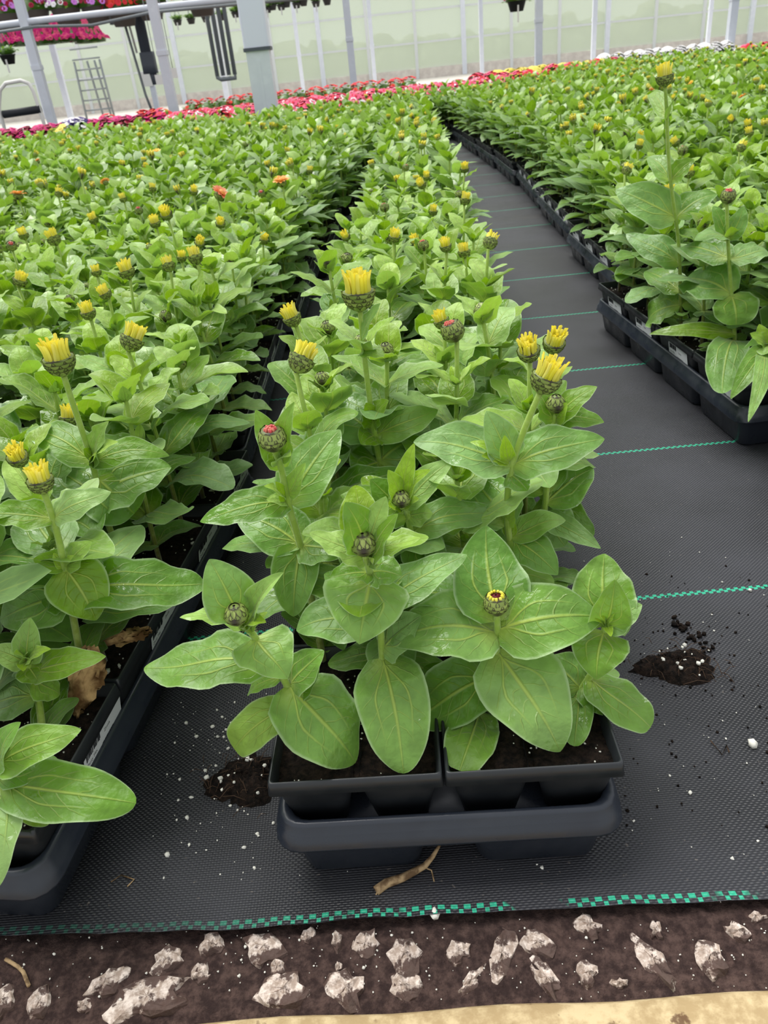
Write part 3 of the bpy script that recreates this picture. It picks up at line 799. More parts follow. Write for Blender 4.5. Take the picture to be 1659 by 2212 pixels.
# ------------------------------------------------------------------ the plants one can study closely, leaf by leaf
# stem: points along the stem (pixels, at distance y); leaves: base pixel, tip pixel, rise of the tip, width in pixels, options
D = lambda **k: k
HEROES = [
    D(slot=('middle', 0, 0, 0), y=.475, label='zinnia at the left front corner of the middle tray with a closed bud', stem=[(618, 1470), (545, 1370), (521, 1318)], head=('bud', .0095),
      leaves=[(539, 1345, 388, 1334, .02, 58, D(wave=.2, age=.45, roll=.5)), (535, 1330, 613, 1236, .05, 60, D(fold=.5, age=.35)), (520, 1300, 452, 1208, .045, 110, D(age=.1)), (548, 1378, 622, 1466, -.02, 128, D(age=.2, arch=.12, b=.9)),
              (560, 1440, 311, 1443, -.005, 120, D(age=.12, arch=.10, b=.65)), (622, 1472, 768, 1648, -.085, 168, D(age=.1, arch=.16, b=.66)), (606, 1525, 506, 1618, -.05, 82, D(age=.55, b=.35, arch=.14)), (540, 1360, 500, 1330, .03, 30, D(age=.9)),
              (560, 1345, 578, 1322, .02, 28, D(age=.9)), (530, 1362, 510, 1358, .012, 22, D(age=.9)), (600, 1460, 534, 1502, -.03, 40, D(age=.2)), (520, 1335, 575, 1345, .02, 40, D(age=.7)), (640, 1480, 700, 1405, .03, 85, D()), (625, 1500, 690, 1440, .02, 70, D())]),
    D(slot=('middle', 0, 0, 1), y=.50, label='zinnia front and centre, bud in a ruffled rosette, one long leaf down', stem=[(826, 1440), (822, 1340), (800, 1240), (788, 1172)], head=('bud', .0105),
      leaves=[(797, 1252, 776, 1392, -.035, 168, D(age=.2, b=.95, wave=.14, arch=.12)), (826, 1322, 1009, 1198, .03, 92, D(age=.05)), (823, 1330, 640, 1362, -.01, 120, D(age=.05)), (828, 1412, 872, 1671, -.10, 142, D(age=.15, arch=.13, b=.56)),
              (785, 1195, 668, 1150, .03, 70, D(age=.55, wave=.22)), (800, 1195, 908, 1162, .025, 62, D(age=.6, wave=.2, roll=-.4)), (790, 1170, 834, 1072, .05, 75, D(age=.4, wave=.18)), (785, 1165, 745, 1085, .045, 95, D(age=.1, wave=.14)), (786, 1200, 772, 1190, .02, 60, D(age=.9, wave=.2)),
              (800, 1235, 712, 1250, .005, 70, D(age=.15, wave=.22)), (805, 1235, 868, 1245, .005, 75, D(age=.15, wave=.22)), (795, 1200, 860, 1110, .05, 70, D(age=.25, wave=.15)), (826, 1330, 700, 1240, .035, 110, D()), (830, 1400, 910, 1330, .03, 100, D())]),
    D(slot=('middle', 0, 0, 2), y=.495, label='zinnia front right of centre with an opening yellow bud, dark red middle', stem=[(1040, 1524), (1072, 1420), (1075, 1362), (1073, 1325)], head=('crown', .0102),
      leaves=[(1070, 1364, 843, 1388, .0, 158, D(age=.12, arch=.20, fold=.05, wave=.08)), (1078, 1362, 1302, 1334, .005, 150, D(age=.12, arch=.20, fold=.0, wave=.08)), (1081, 1405, 1210, 1624, -.06, 172, D(age=.18, arch=.12, b=.75)), (1073, 1345, 1050, 1135, .05, 146, D(age=.0, arch=.02, tone=.25)),
              (1066, 1455, 893, 1560, -.035, 128, D(age=.05, b=.55)), (1034, 1528, 993, 1665, -.05, 100, D(age=.2, b=.32, arch=.12)), (1085, 1370, 1150, 1400, -.01, 50, D(age=.3)), (1045, 1520, 1110, 1500, .0, 50, D(age=.2)), (1078, 1420, 1180, 1400, .0, 90, D())]),
    D(slot=('middle', 0, 0, 3), y=.49, label='zinnia at the right front corner of the middle tray, yellow-green young tip', stem=[(1250, 1500), (1300, 1420), (1307, 1352)], head=None,
      leaves=[(1312, 1350, 1328, 1252, .045, 88, D(age=.22, fold=.5)), (1305, 1360, 1288, 1468, -.02, 112, D(age=.2, arch=.14)), (1305, 1345, 1306, 1196, .04, 122, D(age=.18)), (1275, 1460, 1405, 1572, -.045, 95, D(age=.15, b=.38, arch=.08)), (1315, 1350, 1387, 1306, .02, 70, D(age=.15)),
              (1306, 1348, 1330, 1322, .018, 26, D(age=1., wave=.2)), (1306, 1352, 1284, 1335, .015, 22, D(age=1.)), (1306, 1355, 1320, 1375, .006, 20, D(age=1.)), (1306, 1352, 1300, 1330, .016, 22, D(age=1.)), (1255, 1500, 1240, 1612, -.05, 60, D(age=.1, b=.4)), (1215, 1478, 1328, 1524, -.015, 52, D(age=.35)), (1245, 1480, 1180, 1420, .02, 100, D()), (1250, 1480, 1330, 1545, -.03, 80, D())]),
    D(slot=('middle', 0, 1, 0), y=.585, label='zinnia behind the left front plant, red-tipped bud above narrow leaves', stem=[(653, 1187), (622, 1089), (606, 1000), (597, 955)], head=('red', .0115),
      leaves=[(612, 1010, 552, 885, .05, 60, D(age=.3, wave=.2)), (608, 990, 636, 868, .055, 48, D(age=.3, wave=.18)), (600, 1000, 590, 958, .02, 52, D(age=.55)), (610, 1000, 628, 985, .02, 45, D(age=.5)), (622, 1089, 432, 1127, .0, 80, D(age=.08, arch=.16)), (628, 1085, 735, 928, .045, 105, D(age=.1)),
              (650, 1187, 508, 1112, .02, 115, D(age=.05)), (656, 1187, 745, 1200, .0, 90, D()), (650, 1190, 634, 1332, -.05, 100, D(age=.1, fold=.5)), (600, 1075, 570, 1050, .02, 35, D(age=.75)), (605, 1080, 595, 1040, .025, 30, D(age=.8)), (612, 1085, 575, 1080, .012, 32, D(age=.7)), (640, 1070, 660, 1000, .03, 45, D(age=.5)), (655, 1185, 480, 1185, -.02, 60, D())]),
    D(slot=('middle', 0, 1, 2), y=.60, label='zinnia behind the centre plant with a bright yellow-green rosette around a small bud', stem=[(893, 1180), (880, 1110), (866, 1075)], head=('bud', .0085),
      leaves=[(870, 1070, 895, 957, .06, 46, D(age=.8, wave=.2)), (872, 1075, 980, 993, .035, 60, D(age=.35, wave=.12)), (862, 1075, 735, 1070, .01, 62, D(age=.3, wave=.16)), (893, 1150, 1084, 1108, .0, 82, D(age=.1, arch=.12, scurve=.03)), (866, 1078, 905, 1078, .012, 40, D(age=.95)), (862, 1080, 838, 1092, .008, 40, D(age=.95)),
              (866, 1065, 838, 1015, .04, 48, D(age=.7)), (868, 1072, 930, 1015, .04, 44, D(age=.75)), (880, 1115, 935, 1110, .0, 60, D(age=.5, wave=.2)), (885, 1120, 800, 1035, .04, 90, D()), (893, 1170, 960, 1240, -.03, 95, D())]),
    D(slot=('middle', 0, 1, 3), y=.61, label='tall zinnia right of the middle tray, fat yellow bud leaning over two broad leaves', stem=[(1110, 1220), (1092, 1125), (1100, 1015), (1135, 920), (1166, 850)], head=('tuft', .0128),
      leaves=[(1095, 1012, 893, 955, .02, 112, D(age=.05, arch=.08)), (1108, 1012, 1306, 948, .02, 105, D(age=.05, arch=.12)), (1085, 985, 1050, 888, .045, 75, D(age=.1)), (1075, 985, 1015, 955, .02, 34, D(age=.8)), (1075, 990, 1090, 940, .03, 32, D(age=.85)), (1070, 990, 1040, 985, .01, 32, D(age=.9)),
              (1092, 1125, 1005, 1020, .03, 105, D(age=.05)), (1113, 1150, 1222, 1124, .01, 62, D(age=.25, arch=.12)), (1100, 1140, 1112, 1085, .03, 28, D(age=.8)), (1110, 1150, 1100, 1110, .02, 30, D(age=.8)), (1113, 1160, 1205, 1242, -.02, 85, D(age=.05)), (1100, 1020, 1140, 1060, -.01, 60, D()), (1105, 1190, 1030, 1190, .0, 95, D())]),
    D(slot=('middle', 0, 2, 3), y=.66, label='zinnia at the right edge of the middle tray, third row, green bud behind wet leaves', stem=[(1178, 1090), (1185, 1000), (1200, 890)], head=('bud', .0095),
      leaves=[(1178, 1085, 1282, 1012, .02, 100, D(age=.05)), (1185, 1010, 1286, 1010, -.03, 62, D(age=.2)), (1176, 1100, 1220, 1180, -.03, 100, D()), (1200, 900, 1290, 835, .03, 60, D(age=.3, arch=.15)), (1200, 905, 1150, 840, .03, 60, D(age=.2)), (1200, 905, 1305, 912, .0, 55, D(age=.2)), (1180, 1060, 1130, 960, .03, 110, D()), (1200, 900, 1225, 870, .02, 40, D(age=.7)), (1178, 1120, 1298, 1185, -.01, 50, D()), (1200, 900, 1250, 900, .0, 60, D(age=.5))]),
    D(slot=('middle', 0, 3, 1), y=.755, label='tallest zinnia of the middle tray, big yellow half-open flower on a long hairy stem', stem=[(821, 1003), (808, 930), (790, 800), (778, 672)], head=('tuft', .0158),
      leaves=[(806, 932, 696, 862, .02, 112, D(age=.05)), (818, 935, 946, 885, .015, 72, D(age=.25, arch=.14)), (783, 760, 735, 735, .03, 75, D(age=.35)), (788, 752, 822, 655, .055, 58, D(age=.1)), (806, 920, 790, 870, .03, 50, D(age=.6)), (812, 920, 840, 865, .035, 55, D(age=.5)), (821, 1000, 900, 940, .02, 120, D()), (821, 1003, 770, 1030, .0, 120, D()), (785, 760, 830, 770, .0, 45, D(age=.5)), (815, 935, 780, 960, .0, 60, D(age=.4))]),
    D(slot=('left', 0, 1, 3), y=.565, label='zinnia in the nearest left tray with an open yellow tuft showing a red centre', stem=[(150, 1290), (139, 1215), (117, 1124), (96, 1065)], head=('tuft', .0105),
      leaves=[(119, 1124, 240, 1063, .02, 66, D(age=.25, wave=.2)), (113, 1124, -40, 1115, .01, 70, D(age=.25, wave=.2)), (142, 1222, 208, 1340, -.045, 118, D(age=.35, wave=.14)), (135, 1222, 72, 1208, .01, 58, D(age=.4)), (143, 1220, 198, 1170, .02, 55, D(age=.5)), (140, 1222, 160, 1200, .015, 26, D(age=.95)), (140, 1222, 115, 1195, .015, 26, D(age=.9)),
              (155, 1290, 442, 1262, -.02, 118, D(age=.05, b=.5)), (150, 1290, 0, 1340, -.02, 120, D()), (150, 1280, 240, 1180, .02, 90, D()), (150, 1290, 90, 1290, .0, 90, D())]),
    D(slot=('left', 0, 0, 3), y=.51, label='short zinnia in the nearest left tray, bare leafy tip beside withered leaves', stem=[(85, 1520), (70, 1455), (56, 1428)], head=None,
      leaves=[(75, 1452, 229, 1418, .01, 72, D(age=.35)), (60, 1430, 66, 1334, .04, 62, D(age=.3)), (52, 1432, -20, 1400, .02, 55, D(age=.5)), (60, 1440, 85, 1475, -.01, 62, D(age=.35)), (56, 1428, 110, 1402, .02, 36, D(age=.75)), (56, 1428, 30, 1412, .02, 34, D(age=.8)), (54, 1430, 50, 1450, .004, 30, D(age=.9)), (56, 1428, 60, 1410, .015, 26, D(age=.95)), (75, 1470, 130, 1500, -.02, 70, D(age=.3)), (75, 1500, -30, 1520, -.02, 100, D())]),
    D(slot=('left', 0, 0, 2), y=.42, label='zinnia at the lower left edge with large wet leaves hanging over the tray rim', stem=[(-6, 1700), (-8, 1660), (-4, 1630)], head=None,
      leaves=[(0, 1655, 176, 1576, .02, 92, D(age=.3)), (10, 1690, 294, 1735, .01, 118, D(age=.1, arch=.08, b=.5)), (-6, 1690, -2, 1915, -.045, 125, D(age=.25)), (0, 1650, -60, 1560, .04, 70, D(age=.5)), (0, 1680, 125, 1640, .0, 80, D(age=.05)), (-4, 1650, 45, 1560, .04, 70, D(age=.1)), (0, 1700, 110, 1775, -.04, 60, D(age=.5, b=.4))]),
    D(slot=('left', 0, 3, 3), y=.70, label='tall zinnia in the left tray, widest open yellow tuft on a leaning stem', stem=[(215, 1080), (203, 1005), (160, 880), (138, 812)], head=('tuft', .0145),
      leaves=[(200, 1003, 58, 930, .02, 80, D(age=.15, arch=.14)), (210, 1003, 366, 985, .0, 66, D(age=.2, arch=.16)), (212, 995, 235, 910, .045, 62, D(age=.4, wave=.2)), (212, 998, 255, 955, .03, 45, D(age=.8)), (210, 1000, 225, 960, .025, 36, D(age=.9)), (220, 1030, 290, 1110, -.04, 130, D(age=.05, b=.4)), (205, 1005, 180, 970, .02, 40, D(age=.6)), (212, 1070, 370, 1010, .02, 130, D()), (215, 1075, 120, 1010, .02, 110, D()), (215, 1080, 180, 1130, -.02, 90, D())]),
    D(slot=('right', 0, 0, 0), y=1.15, label='zinnia at the near corner of the right tray, two long leaves over the rim', stem=[(1640, 790), (1655, 745)], head=None,
      leaves=[(1655, 750, 1578, 862, .0, 48, D(age=.15)), (1655, 745, 1620, 720, .02, 30, D(age=.6)), (1655, 745, 1640, 700, .03, 30, D(age=.8)), (1650, 760, 1616, 912, -.01, 36, D(age=.2)), (1655, 745, 1700, 760, .0, 60, D(age=.3)), (1640, 790, 1600, 760, .0, 40, D())]),
    D(slot=('right', 0, 1, 0), y=1.24, label='zinnia in the right tray with a red-topped bud over round hanging leaves', stem=[(1590, 740), (1580, 640), (1572, 520), (1570, 440)], head=('red', .0115),
      leaves=[(1578, 640, 1484, 600, .0, 95, D(age=.0, b=.45)), (1582, 645, 1590, 702, -.04, 95, D(age=.15, b=.4)), (1572, 520, 1500, 520, .01, 40, D(age=.1)), (1574, 520, 1540, 445, .045, 36, D(age=.05)), (1574, 520, 1606, 445, .045, 40, D(age=.05)), (1576, 560, 1470, 535, -.01, 60, D(age=.0)), (1580, 560, 1660, 545, .0, 60, D(age=.1)), (1590, 735, 1560, 850, -.005, 74, D(age=.05, b=.5)), (1590, 720, 1402, 722, -.03, 36, D(age=.4)), (1572, 520, 1578, 490, .02, 36, D(age=.8))]),
    D(slot=('right', 0, 3, 0), y=1.38, label='very tall zinnia in the right tray, yellow flower high above its neighbours', stem=[(1470, 650), (1468, 520), (1445, 380), (1440, 240), (1437, 188)], head=('tuft', .0135),
      leaves=[(1442, 250, 1400, 205, .03, 34, D(age=.4)), (1445, 250, 1478, 195, .045, 34, D(age=.3)), (1466, 480, 1330, 410, .02, 80, D(age=.05)), (1468, 480, 1550, 420, .03, 62, D(age=.1)), (1468, 570, 1352, 505, .0, 62, D(age=.0)), (1470, 620, 1395, 585, .0, 60, D()), (1470, 655, 1400, 690, -.04, 78, D(age=.15, b=.35)), (1470, 650, 1540, 640, .0, 70, D()), (1445, 380, 1400, 340, .03, 45, D(age=.2)), (1447, 380, 1500, 345, .03, 45, D(age=.3))]),
]
rng = np.random.default_rng(77)
slot_of = {(s['key'], s['tray'], s['row'], s['col']): s for s in SLOTS}
LEAF_LEN = []
for H in HEROES:
    s = slot_of[H['slot']]; s['used'] = True
    y = H['y']; n0 = aty(*H['stem'][0], y); base = np.array([.55 * s['x'] + .45 * n0[0], .25 * s['y'] + .75 * y + .004, SOIL])
    pts = [base, base + np.array([0, 0, .012])] + [aty(u, v, y) for u, v in H['stem']]
    P = np.array(pts); k = np.linspace(0, len(P) - 1, 24); ii = np.arange(len(P))
    # a smooth stem through the points
    path = np.stack([np.interp(k, ii, P[:, c]) for c in range(3)], -1)
    for _ in range(3): path[1:-1] = .25 * path[:-2] + .5 * path[1:-1] + .25 * path[2:]
    if H['head'] and H['head'][0] in ('bud', 'red') and y < .63: path[-6:, 1] -= np.array([.001, .003, .006, .009, .012, .015])
    st = [tube(path - base, np.linspace(.0036, .0027, 24), 10, age=np.repeat(np.clip(np.concatenate([[0], np.linspace(.15, 1.7, 24), [1]]), 0, 1), 11)), hairs(path - base, .0031, 260, rng, .15)]
    lv = []
    for bu, bv, tu, tv, dz, w, o in H['leaves']:
        b0 = aty(bu, bv, y); j = np.argmin(np.linalg.norm(path - b0, axis=1)); b1 = b0 if np.linalg.norm(path[j] - b0) > .022 else path[j] * .75 + b0 * .25
        best = None
        for e in np.linspace(-.10, .10, 41):
            tp = atz(tu, tv, b1[2] + dz + e); L = np.linalg.norm(tp - b1); c = abs(e) + 4 * max(0, L - .118) + 3 * max(0, .016 - L) + (1 + 20 * (SOIL + .006 - tp[2]) if tp[2] < SOIL + .006 else 0)
            if best is None or c < best[0]: best = (c, tp)
        tp = best[1]; zc = depth((b1 + tp) / 2); L = np.linalg.norm(tp - b1); ww = min(w * zc / F_PX * 1.10, L * 1.1 + .012); LEAF_LEN.append((L, ww))
        q = dict(arch=.10, fold=float(rng.uniform(-.05, .2)), wave=float(rng.uniform(.10, .17)), b=.78, age=.1, bend=float(rng.normal(0, .03)), scurve=float(rng.normal(0, .018)), tone=float(np.clip(rng.normal(.5, .26), 0, 1))); q.update(o)
        if 'roll' not in q: q['roll'] = float(rng.normal(0, .10))
        mp = (b1 + tp) / 2; q['up'] = np.array([0, 0, .62]) + unit(EYE - mp) * .6
        lv.append(leaf(b1 - base, tp - base, ww, nu=16, nv=10, rng=rng, **q))
    hd = None; col = None
    if H['head']:
        stt, r = H['head']; ax = unit(path[-1] - path[-4]) if H['head'][0] not in ('bud', 'red') else unit([0, -.12, 1.]); 
        hd = head(path[-1] - base, ax, r, stt, 0, rng); col = PETAL_OF.get(stt)
    # small lower leaves close to the soil, seen between the big ones
    for kk in range(4):
        an = rng.uniform(.5, 2.64) if H['slot'][2] <= 1 else rng.random() * 6.28; c0 = path[3 + kk] - base; L = rng.uniform(.035, .055); dv = np.array([math.cos(an), math.sin(an), rng.uniform(.05, .5)]) * L
        lv.append(leaf(c0, c0 + dv, L * .6, nu=12, nv=6, arch=.1, rng=rng, b=.5, age=.15, tone=rng.random()))
    tz = place_zinnia(H['label'], 'zinnias in trays', base, st, lv, hd, col, True)
    if H['slot'] == ('left', 0, 0, 3):
        for bu, bv, tu, tv, z1, z2, w in ((192, 1395, 165, 1545, .16, .102, .030), (195, 1400, 200, 1500, .16, .112, .026), (205, 1390, 326, 1362, .122, .124, .016)):
            wl = leaf(atz(bu, bv, z1) - base, atz(tu, tv, z2) - base, w, up=(.3, -.8, .5), nu=16, nv=10, arch=.12, fold=-.5, wave=.55, rng=rng, b=.35)
            wl.V = wl.V + rng.normal(0, .0013, wl.V.shape)
            part('withered_leaf', [wl], M['withered'], tz)['label'] = 'brown withered leaf'

# ------------------------------------------------------------------ flower heads one can pick out, each on a plant of its own
HEADS = [(640, 770, 'tuft', .0125), (638, 680, 'tuft', .0105), (703, 702, 'bud', .0095), (985, 708, 'red', .0125), (952, 692, 'tuft', .009), (1034, 664, 'bud', .0095), (1145, 748, 'tuft', .0105), (1181, 732, 'tuft', .0115), (1048, 518, 'tuft', .0105), (836, 748, 'bud', .0085),
         (266, 728, 'tuft', .013), (134, 905, 'tuft', .010), (385, 782, 'bud', .0095), (198, 670, 'tuft', .010), (279, 583, 'tuft', .0125), (123, 512, 'tuft', .0135), (420, 553, 'tuft', .011), (365, 572, 'tuft', .010), (495, 558, 'bud', .010), (453, 560, 'bud', .009), (200, 473, 'tuft', .0115), (338, 478, 'tuft', .0115), (363, 458, 'tuft', .0125),
         (50, 505, 'tuft', .010), (22, 525, 'red', .010), (3, 532, 'tuft', .010), (470, 416, 'coral', .0145), (612, 390, 'orange', .0125), (39, 420, 'orange', .0135), (340, 328, 'gold', .0130), (125, 416, 'tuft', .011), (267, 428, 'tuft', .010), (308, 358, 'tuft', .011), (85, 347, 'orange', .010), (328, 406, 'tuft', .010), (420, 410, 'tuft', .010), (668, 368, 'tuft', .010), (226, 392, 'orange', .009),
         (846, 503, 'bud', .010), (565, 515, 'tuft', .010), (500, 440, 'bud', .010), (710, 560, 'bud', .010), (745, 555, 'bud', .010), (1000, 362, 'tuft', .0105), (912, 395, 'tuft', .010), (918, 380, 'tuft', .009), (995, 358, 'bud', .009), (850, 508, 'tuft', .009), (915, 528, 'red', .009), (1000, 430, 'tuft', .010),
         (1478, 322, 'red', .0120), (1354, 363, 'tuft', .010), (1467, 303, 'tuft', .011), (1380, 312, 'tuft', .010), (1376, 290, 'tuft', .010), (1600, 315, 'tuft', .011), (1620, 285, 'tuft', .011), (1620, 268, 'tuft', .011), (1224, 272, 'tuft', .011), (1295, 292, 'bud', .010), (1312, 452, 'bud', .009), (1580, 255, 'tuft', .010), (1635, 174, 'gold', .012), (1494, 180, 'gold', .012), (1535, 150, 'tuft', .012), (1557, 135, 'tuft', .012), (1347, 165, 'gold', .011), (1376, 150, 'orange', .011), (1465, 154, 'orange', .010), (1284, 203, 'tuft', .010), (1162, 210, 'tuft', .010), (1328, 198, 'tuft', .010), (1300, 190, 'gold', .009), (1460, 210, 'tuft', .010), (1608, 208, 'orange', .010), (1580, 182, 'red', .010), (1405, 192, 'orange', .010), (1560, 130, 'tuft', .010)]
rng = np.random.default_rng(123)
SX = np.array([s['x'] for s in SLOTS]); SY = np.array([s['y'] for s in SLOTS])
for (u, v, stt, r) in HEADS:
    best = None; d = ray(u, v)
    for k, s in enumerate(SLOTS):
        if s.get('used') or s.get('aim') is not None: continue
        q = EYE + d * (s['y'] / d[1]); dx = abs(q[0] - s['x']); z = q[2]
        if dx > .06 or not .24 < z < .47: continue
        c = dx * 1.2 + abs(z - .345) * .9
        if best is None or c < best[0]: best = (c, s, q)
    if best: best[1]['aim'] = (best[2], stt, r)

U, Vv, DD = proj(np.stack([SX, SY, np.full(len(SX), .25)], -1))
for k, s in enumerate(SLOTS): s['u'], s['v'], s['d'] = U[k], Vv[k], DD[k]
live = [s for s in SLOTS if s['d'] > .2 and not s.get('used')]
seen = [s for s in live if -110 < s['u'] < W_ + 110 and s['v'] < H_ + 60]
seen.sort(key=lambda s: s['d'] - (5 if s.get('aim') else 0) + (2 if not (-30 < s['u'] < W_ + 30) else 0))
N_SINGLE = 300 - len(HEROES)
single = seen[:N_SINGLE]; ids = set(id(s) for s in single)
SIDE = {0: 'first from left', 1: 'second from left', 2: 'third from left', 3: 'fourth from left'}
WORDS = {'young': 'leafy budless zinnia', 'bud': 'zinnia with closed bud', 'red': 'zinnia with red-tipped bud', 'tuft': 'zinnia with yellow flower', 'coral': 'zinnia with coral flower', 'orange': 'zinnia with orange flower', 'gold': 'zinnia with golden flower'}
for s in single:
    z = np.array([s['x'], s['y'], SOIL]); lod = 0 if s['d'] < 1.25 else 1
    if s.get('aim'):
        q, stt, r = s['aim']; h = q[2] - SOIL - r * 1.2; lean = (q[0] - s['x'], q[1] - s['y'])
    else:
        near0 = s['key'] == 'middle' and s['tray'] == 0; near = near0 and s['row'] < 4
        stt = rng.choice(['young', 'bud', 'tuft', 'red'], p=[.72, .18, .08, .02]); stt = 'young' if near0 and stt != 'bud' else stt; h = rng.uniform(.155, .215) if not near else rng.uniform(.125, .17); r = rng.uniform(.008, .0105); lean = tuple(rng.normal(0, .012, 2)); q = None
        if stt in ('tuft', 'red'): h += .03
    st_kind = {'coral': 'open', 'orange': 'open', 'gold': 'open'}.get(stt, stt)
    stem, lv, hd = grow(rng, h, lean, st_kind, lod, r, 1.0 if s['d'] > .9 else .95)
    colour = {'coral': 'coral', 'orange': 'orange', 'gold': 'gold', 'tuft': 'yellow', 'red': 'red'}.get(stt)
    lab = '%s, %s row, %s, %s' % (WORDS[stt], ORD[s['row']], SIDE[s['col']], tray_name(s['key'], s['tray']).replace(' of the ', ' of ').replace(' line', ' line'))
    place_zinnia(lab, 'zinnias in trays', z, stem, lv, hd, colour)

# the thousands further back, one mass
T_MID = []; T_FAR = []
for k in range(20):
    stt = ['young', 'young', 'bud', 'young', 'tuft', 'young', 'young', 'young', 'young', 'young', 'tuft', 'young', 'bud', 'young', 'tuft', 'young', 'young', 'young', 'young', 'young'][k]
    col = {'tuft': 3, 'red': 7, 'open': 6 if k == 10 else 5}.get(stt, 3)
    for lod, store in ((2, T_MID), (3, T_FAR)):
        g = np.random.default_rng(500 + k); hh = g.uniform(.17, .225) + (.035 if stt in ('tuft', 'open') else 0)
        stem, lv, hd = grow(g, hh, (0.01 * (k % 3 - 1), .01 * (k % 2)), stt, lod, .011)
        ps = []
        for p in stem: p.mat = np.full(len(p.Q), 1); ps.append(p)
        for p in lv: p.mat = np.full(len(p.Q), 0); ps.append(p)
        if hd:
            for p in hd[0]: p.mat = np.full(len(p.Q), 2); ps.append(p)
            for p in hd[1]: p.mat = np.full(len(p.Q), col); ps.append(p)
            for p in hd[2]: p.mat = np.full(len(p.Q), 8); ps.append(p)
        store.append(merge(ps))
rng = np.random.default_rng(9)
mass = []; n_mass = 0
for s in live:
    if id(s) in ids or not (-260 < s['u'] < W_ + 260) or s['v'] > H_ + 200: continue
    tpl = T_MID if s['d'] < 3.3 else T_FAR
    p = tpl[rng.integers(len(tpl))]; a = rng.random() * 6.28; sc = rng.uniform(.88, 1.18); hz = rng.uniform(.9, 1.15)
    R = np.array([[math.cos(a), -math.sin(a), 0], [math.sin(a), math.cos(a), 0], [0, 0, hz]]) * sc
    q = p.moved(R, np.array([s['x'] + rng.normal(0, .008), s['y'] + rng.normal(0, .008), SOIL])); q.tone = np.clip(q.tone + rng.normal(0, .12), 0, 1); mass.append(q); n_mass += 1
o = link('zinnia_field', mesh_of('zinnia_field', mass, [M['leaf_far']] + [M[k] for k in GENERIC_MATS[1:]]))
tag(o, 'mass of green budding zinnias filling the trays toward the back of the greenhouse', 'plants', kind='stuff')
print('SINGLE', len(single), 'MASS', n_mass, 'quads', sum(len(p.Q) for p in mass), 'AIMED', sum(1 for s in SLOTS if s.get('aim')), 'of', len(HEADS))

# ------------------------------------------------------------------ the far end of the greenhouse
WY = 30.0
M['galv'] = plastic('galvanised_steel', (216, 221, 230), .45)
M['frame'] = plain('white_frame', (214, 218, 218), .5, .4)
M['gray'] = plain('gray_metal', (126, 132, 134), .5, .5)
M['darkmetal'] = plain('dark_metal', (78, 84, 94), .5, .5)
M['white'] = plain('white_paint', (236, 234, 228), .45, .5)
M['blackpad'] = plain('black_pad', (34, 36, 42), .6, .4)
M['potgray'] = plain('basket_pot', (122, 112, 104), .6, .3)
M['potblack'] = plain('black_pot', (52, 52, 50), .6, .3)
M['concrete'] = soil_material('concrete', (206, 198, 190), (228, 222, 212), 6)
M['lawn'] = soil_material('lawn', (142, 160, 92), (176, 188, 118), 1.5)
M['trees'] = soil_material('tree_leaves', (98, 108, 84), (142, 146, 120), .6)


def pane_material():
    n = N('polycarbonate'); oc = n.coords()
    d = n.principled(srgb(214, 218, 212), .5, .3); tl = n.node('ShaderNodeBsdfTranslucent'); n.set(tl.inputs[0], srgb(216, 219, 213))
    m1 = n.node('ShaderNodeMixShader'); m1.inputs[0].default_value = .62; n.t.links.new(d, m1.inputs[1]); n.t.links.new(tl.outputs[0], m1.inputs[2])
    tp = n.node('ShaderNodeBsdfTransparent'); n.set(tp.inputs[0], srgb(246, 250, 244))
    m2 = n.node('ShaderNodeMixShader'); m2.inputs[0].default_value = .42; n.t.links.new(m1.outputs[0], m2.inputs[1]); n.t.links.new(tp.outputs[0], m2.inputs[2])
    return n.done(m2.outputs[0])


structure('path', [box(-24, 26, 15.5, WY, -.03, -.004)], M['concrete'], 'pale concrete walk along the end wall')
structure('wall_back', [box(-24, 26, WY, WY + .016, .30, 8.0)], pane_material(), 'hazy polycarbonate end wall of the greenhouse')
structure('baseboard_back', [box(-24, 26, WY - .05, WY + .06, -.01, .30)], M['concrete'], 'low pale curb under the end wall')
structure('ground_outside', [box(-70, 80, WY + .2, 95, -.12, -.05)], M['lawn'], 'lawn outside the end wall')
k = 0
for z, w, mt in ((1.05, .06, 'frame'), (1.95, .06, 'frame'), (2.72, .07, 'gray'), (3.6, .06, 'frame'), (4.6, .08, 'gray')):
    k += 1; structure('trim_%d' % (k + 1), [box(-24, 26, WY - .06, WY - .01, z - w / 2, z + w / 2)], M[mt], 'horizontal rail of the end wall')
for j in range(30):
    xm = aty(897, 80, WY)[0] + 1.592 * (j - 15); k += 1; w = .075 if j % 3 == 1 else .05
    structure('trim_%d' % (k + 1), [box(xm - w, xm + w, WY - .14 if j % 3 == 1 else WY - .09, WY - .005, 0, 8.0)], M['galv' if j % 3 == 1 else 'frame'], 'vertical mullion of the end wall')
rng = np.random.default_rng(21); tl = []
for j in range(200):
    x = rng.uniform(-60, 70); y = rng.uniform(62, 85); r = rng.uniform(1.2, 2.5)
    for _ in range(3): tl.append(chunk(np.array([x + rng.normal(0, 1.2), y, r * rng.uniform(.25, .55)]), r * .75, rng, 7))
tag(link('treeline', mesh_of('treeline', tl, M['trees'])), 'gray-green line of trees seen hazily through the end wall', 'trees', kind='stuff')


def lines(name, segs, r, mat, parent=None, sides=8):
    return link(name, mesh_of(name, [tube(p, r, sides) for p in segs], M[mat]), parent)


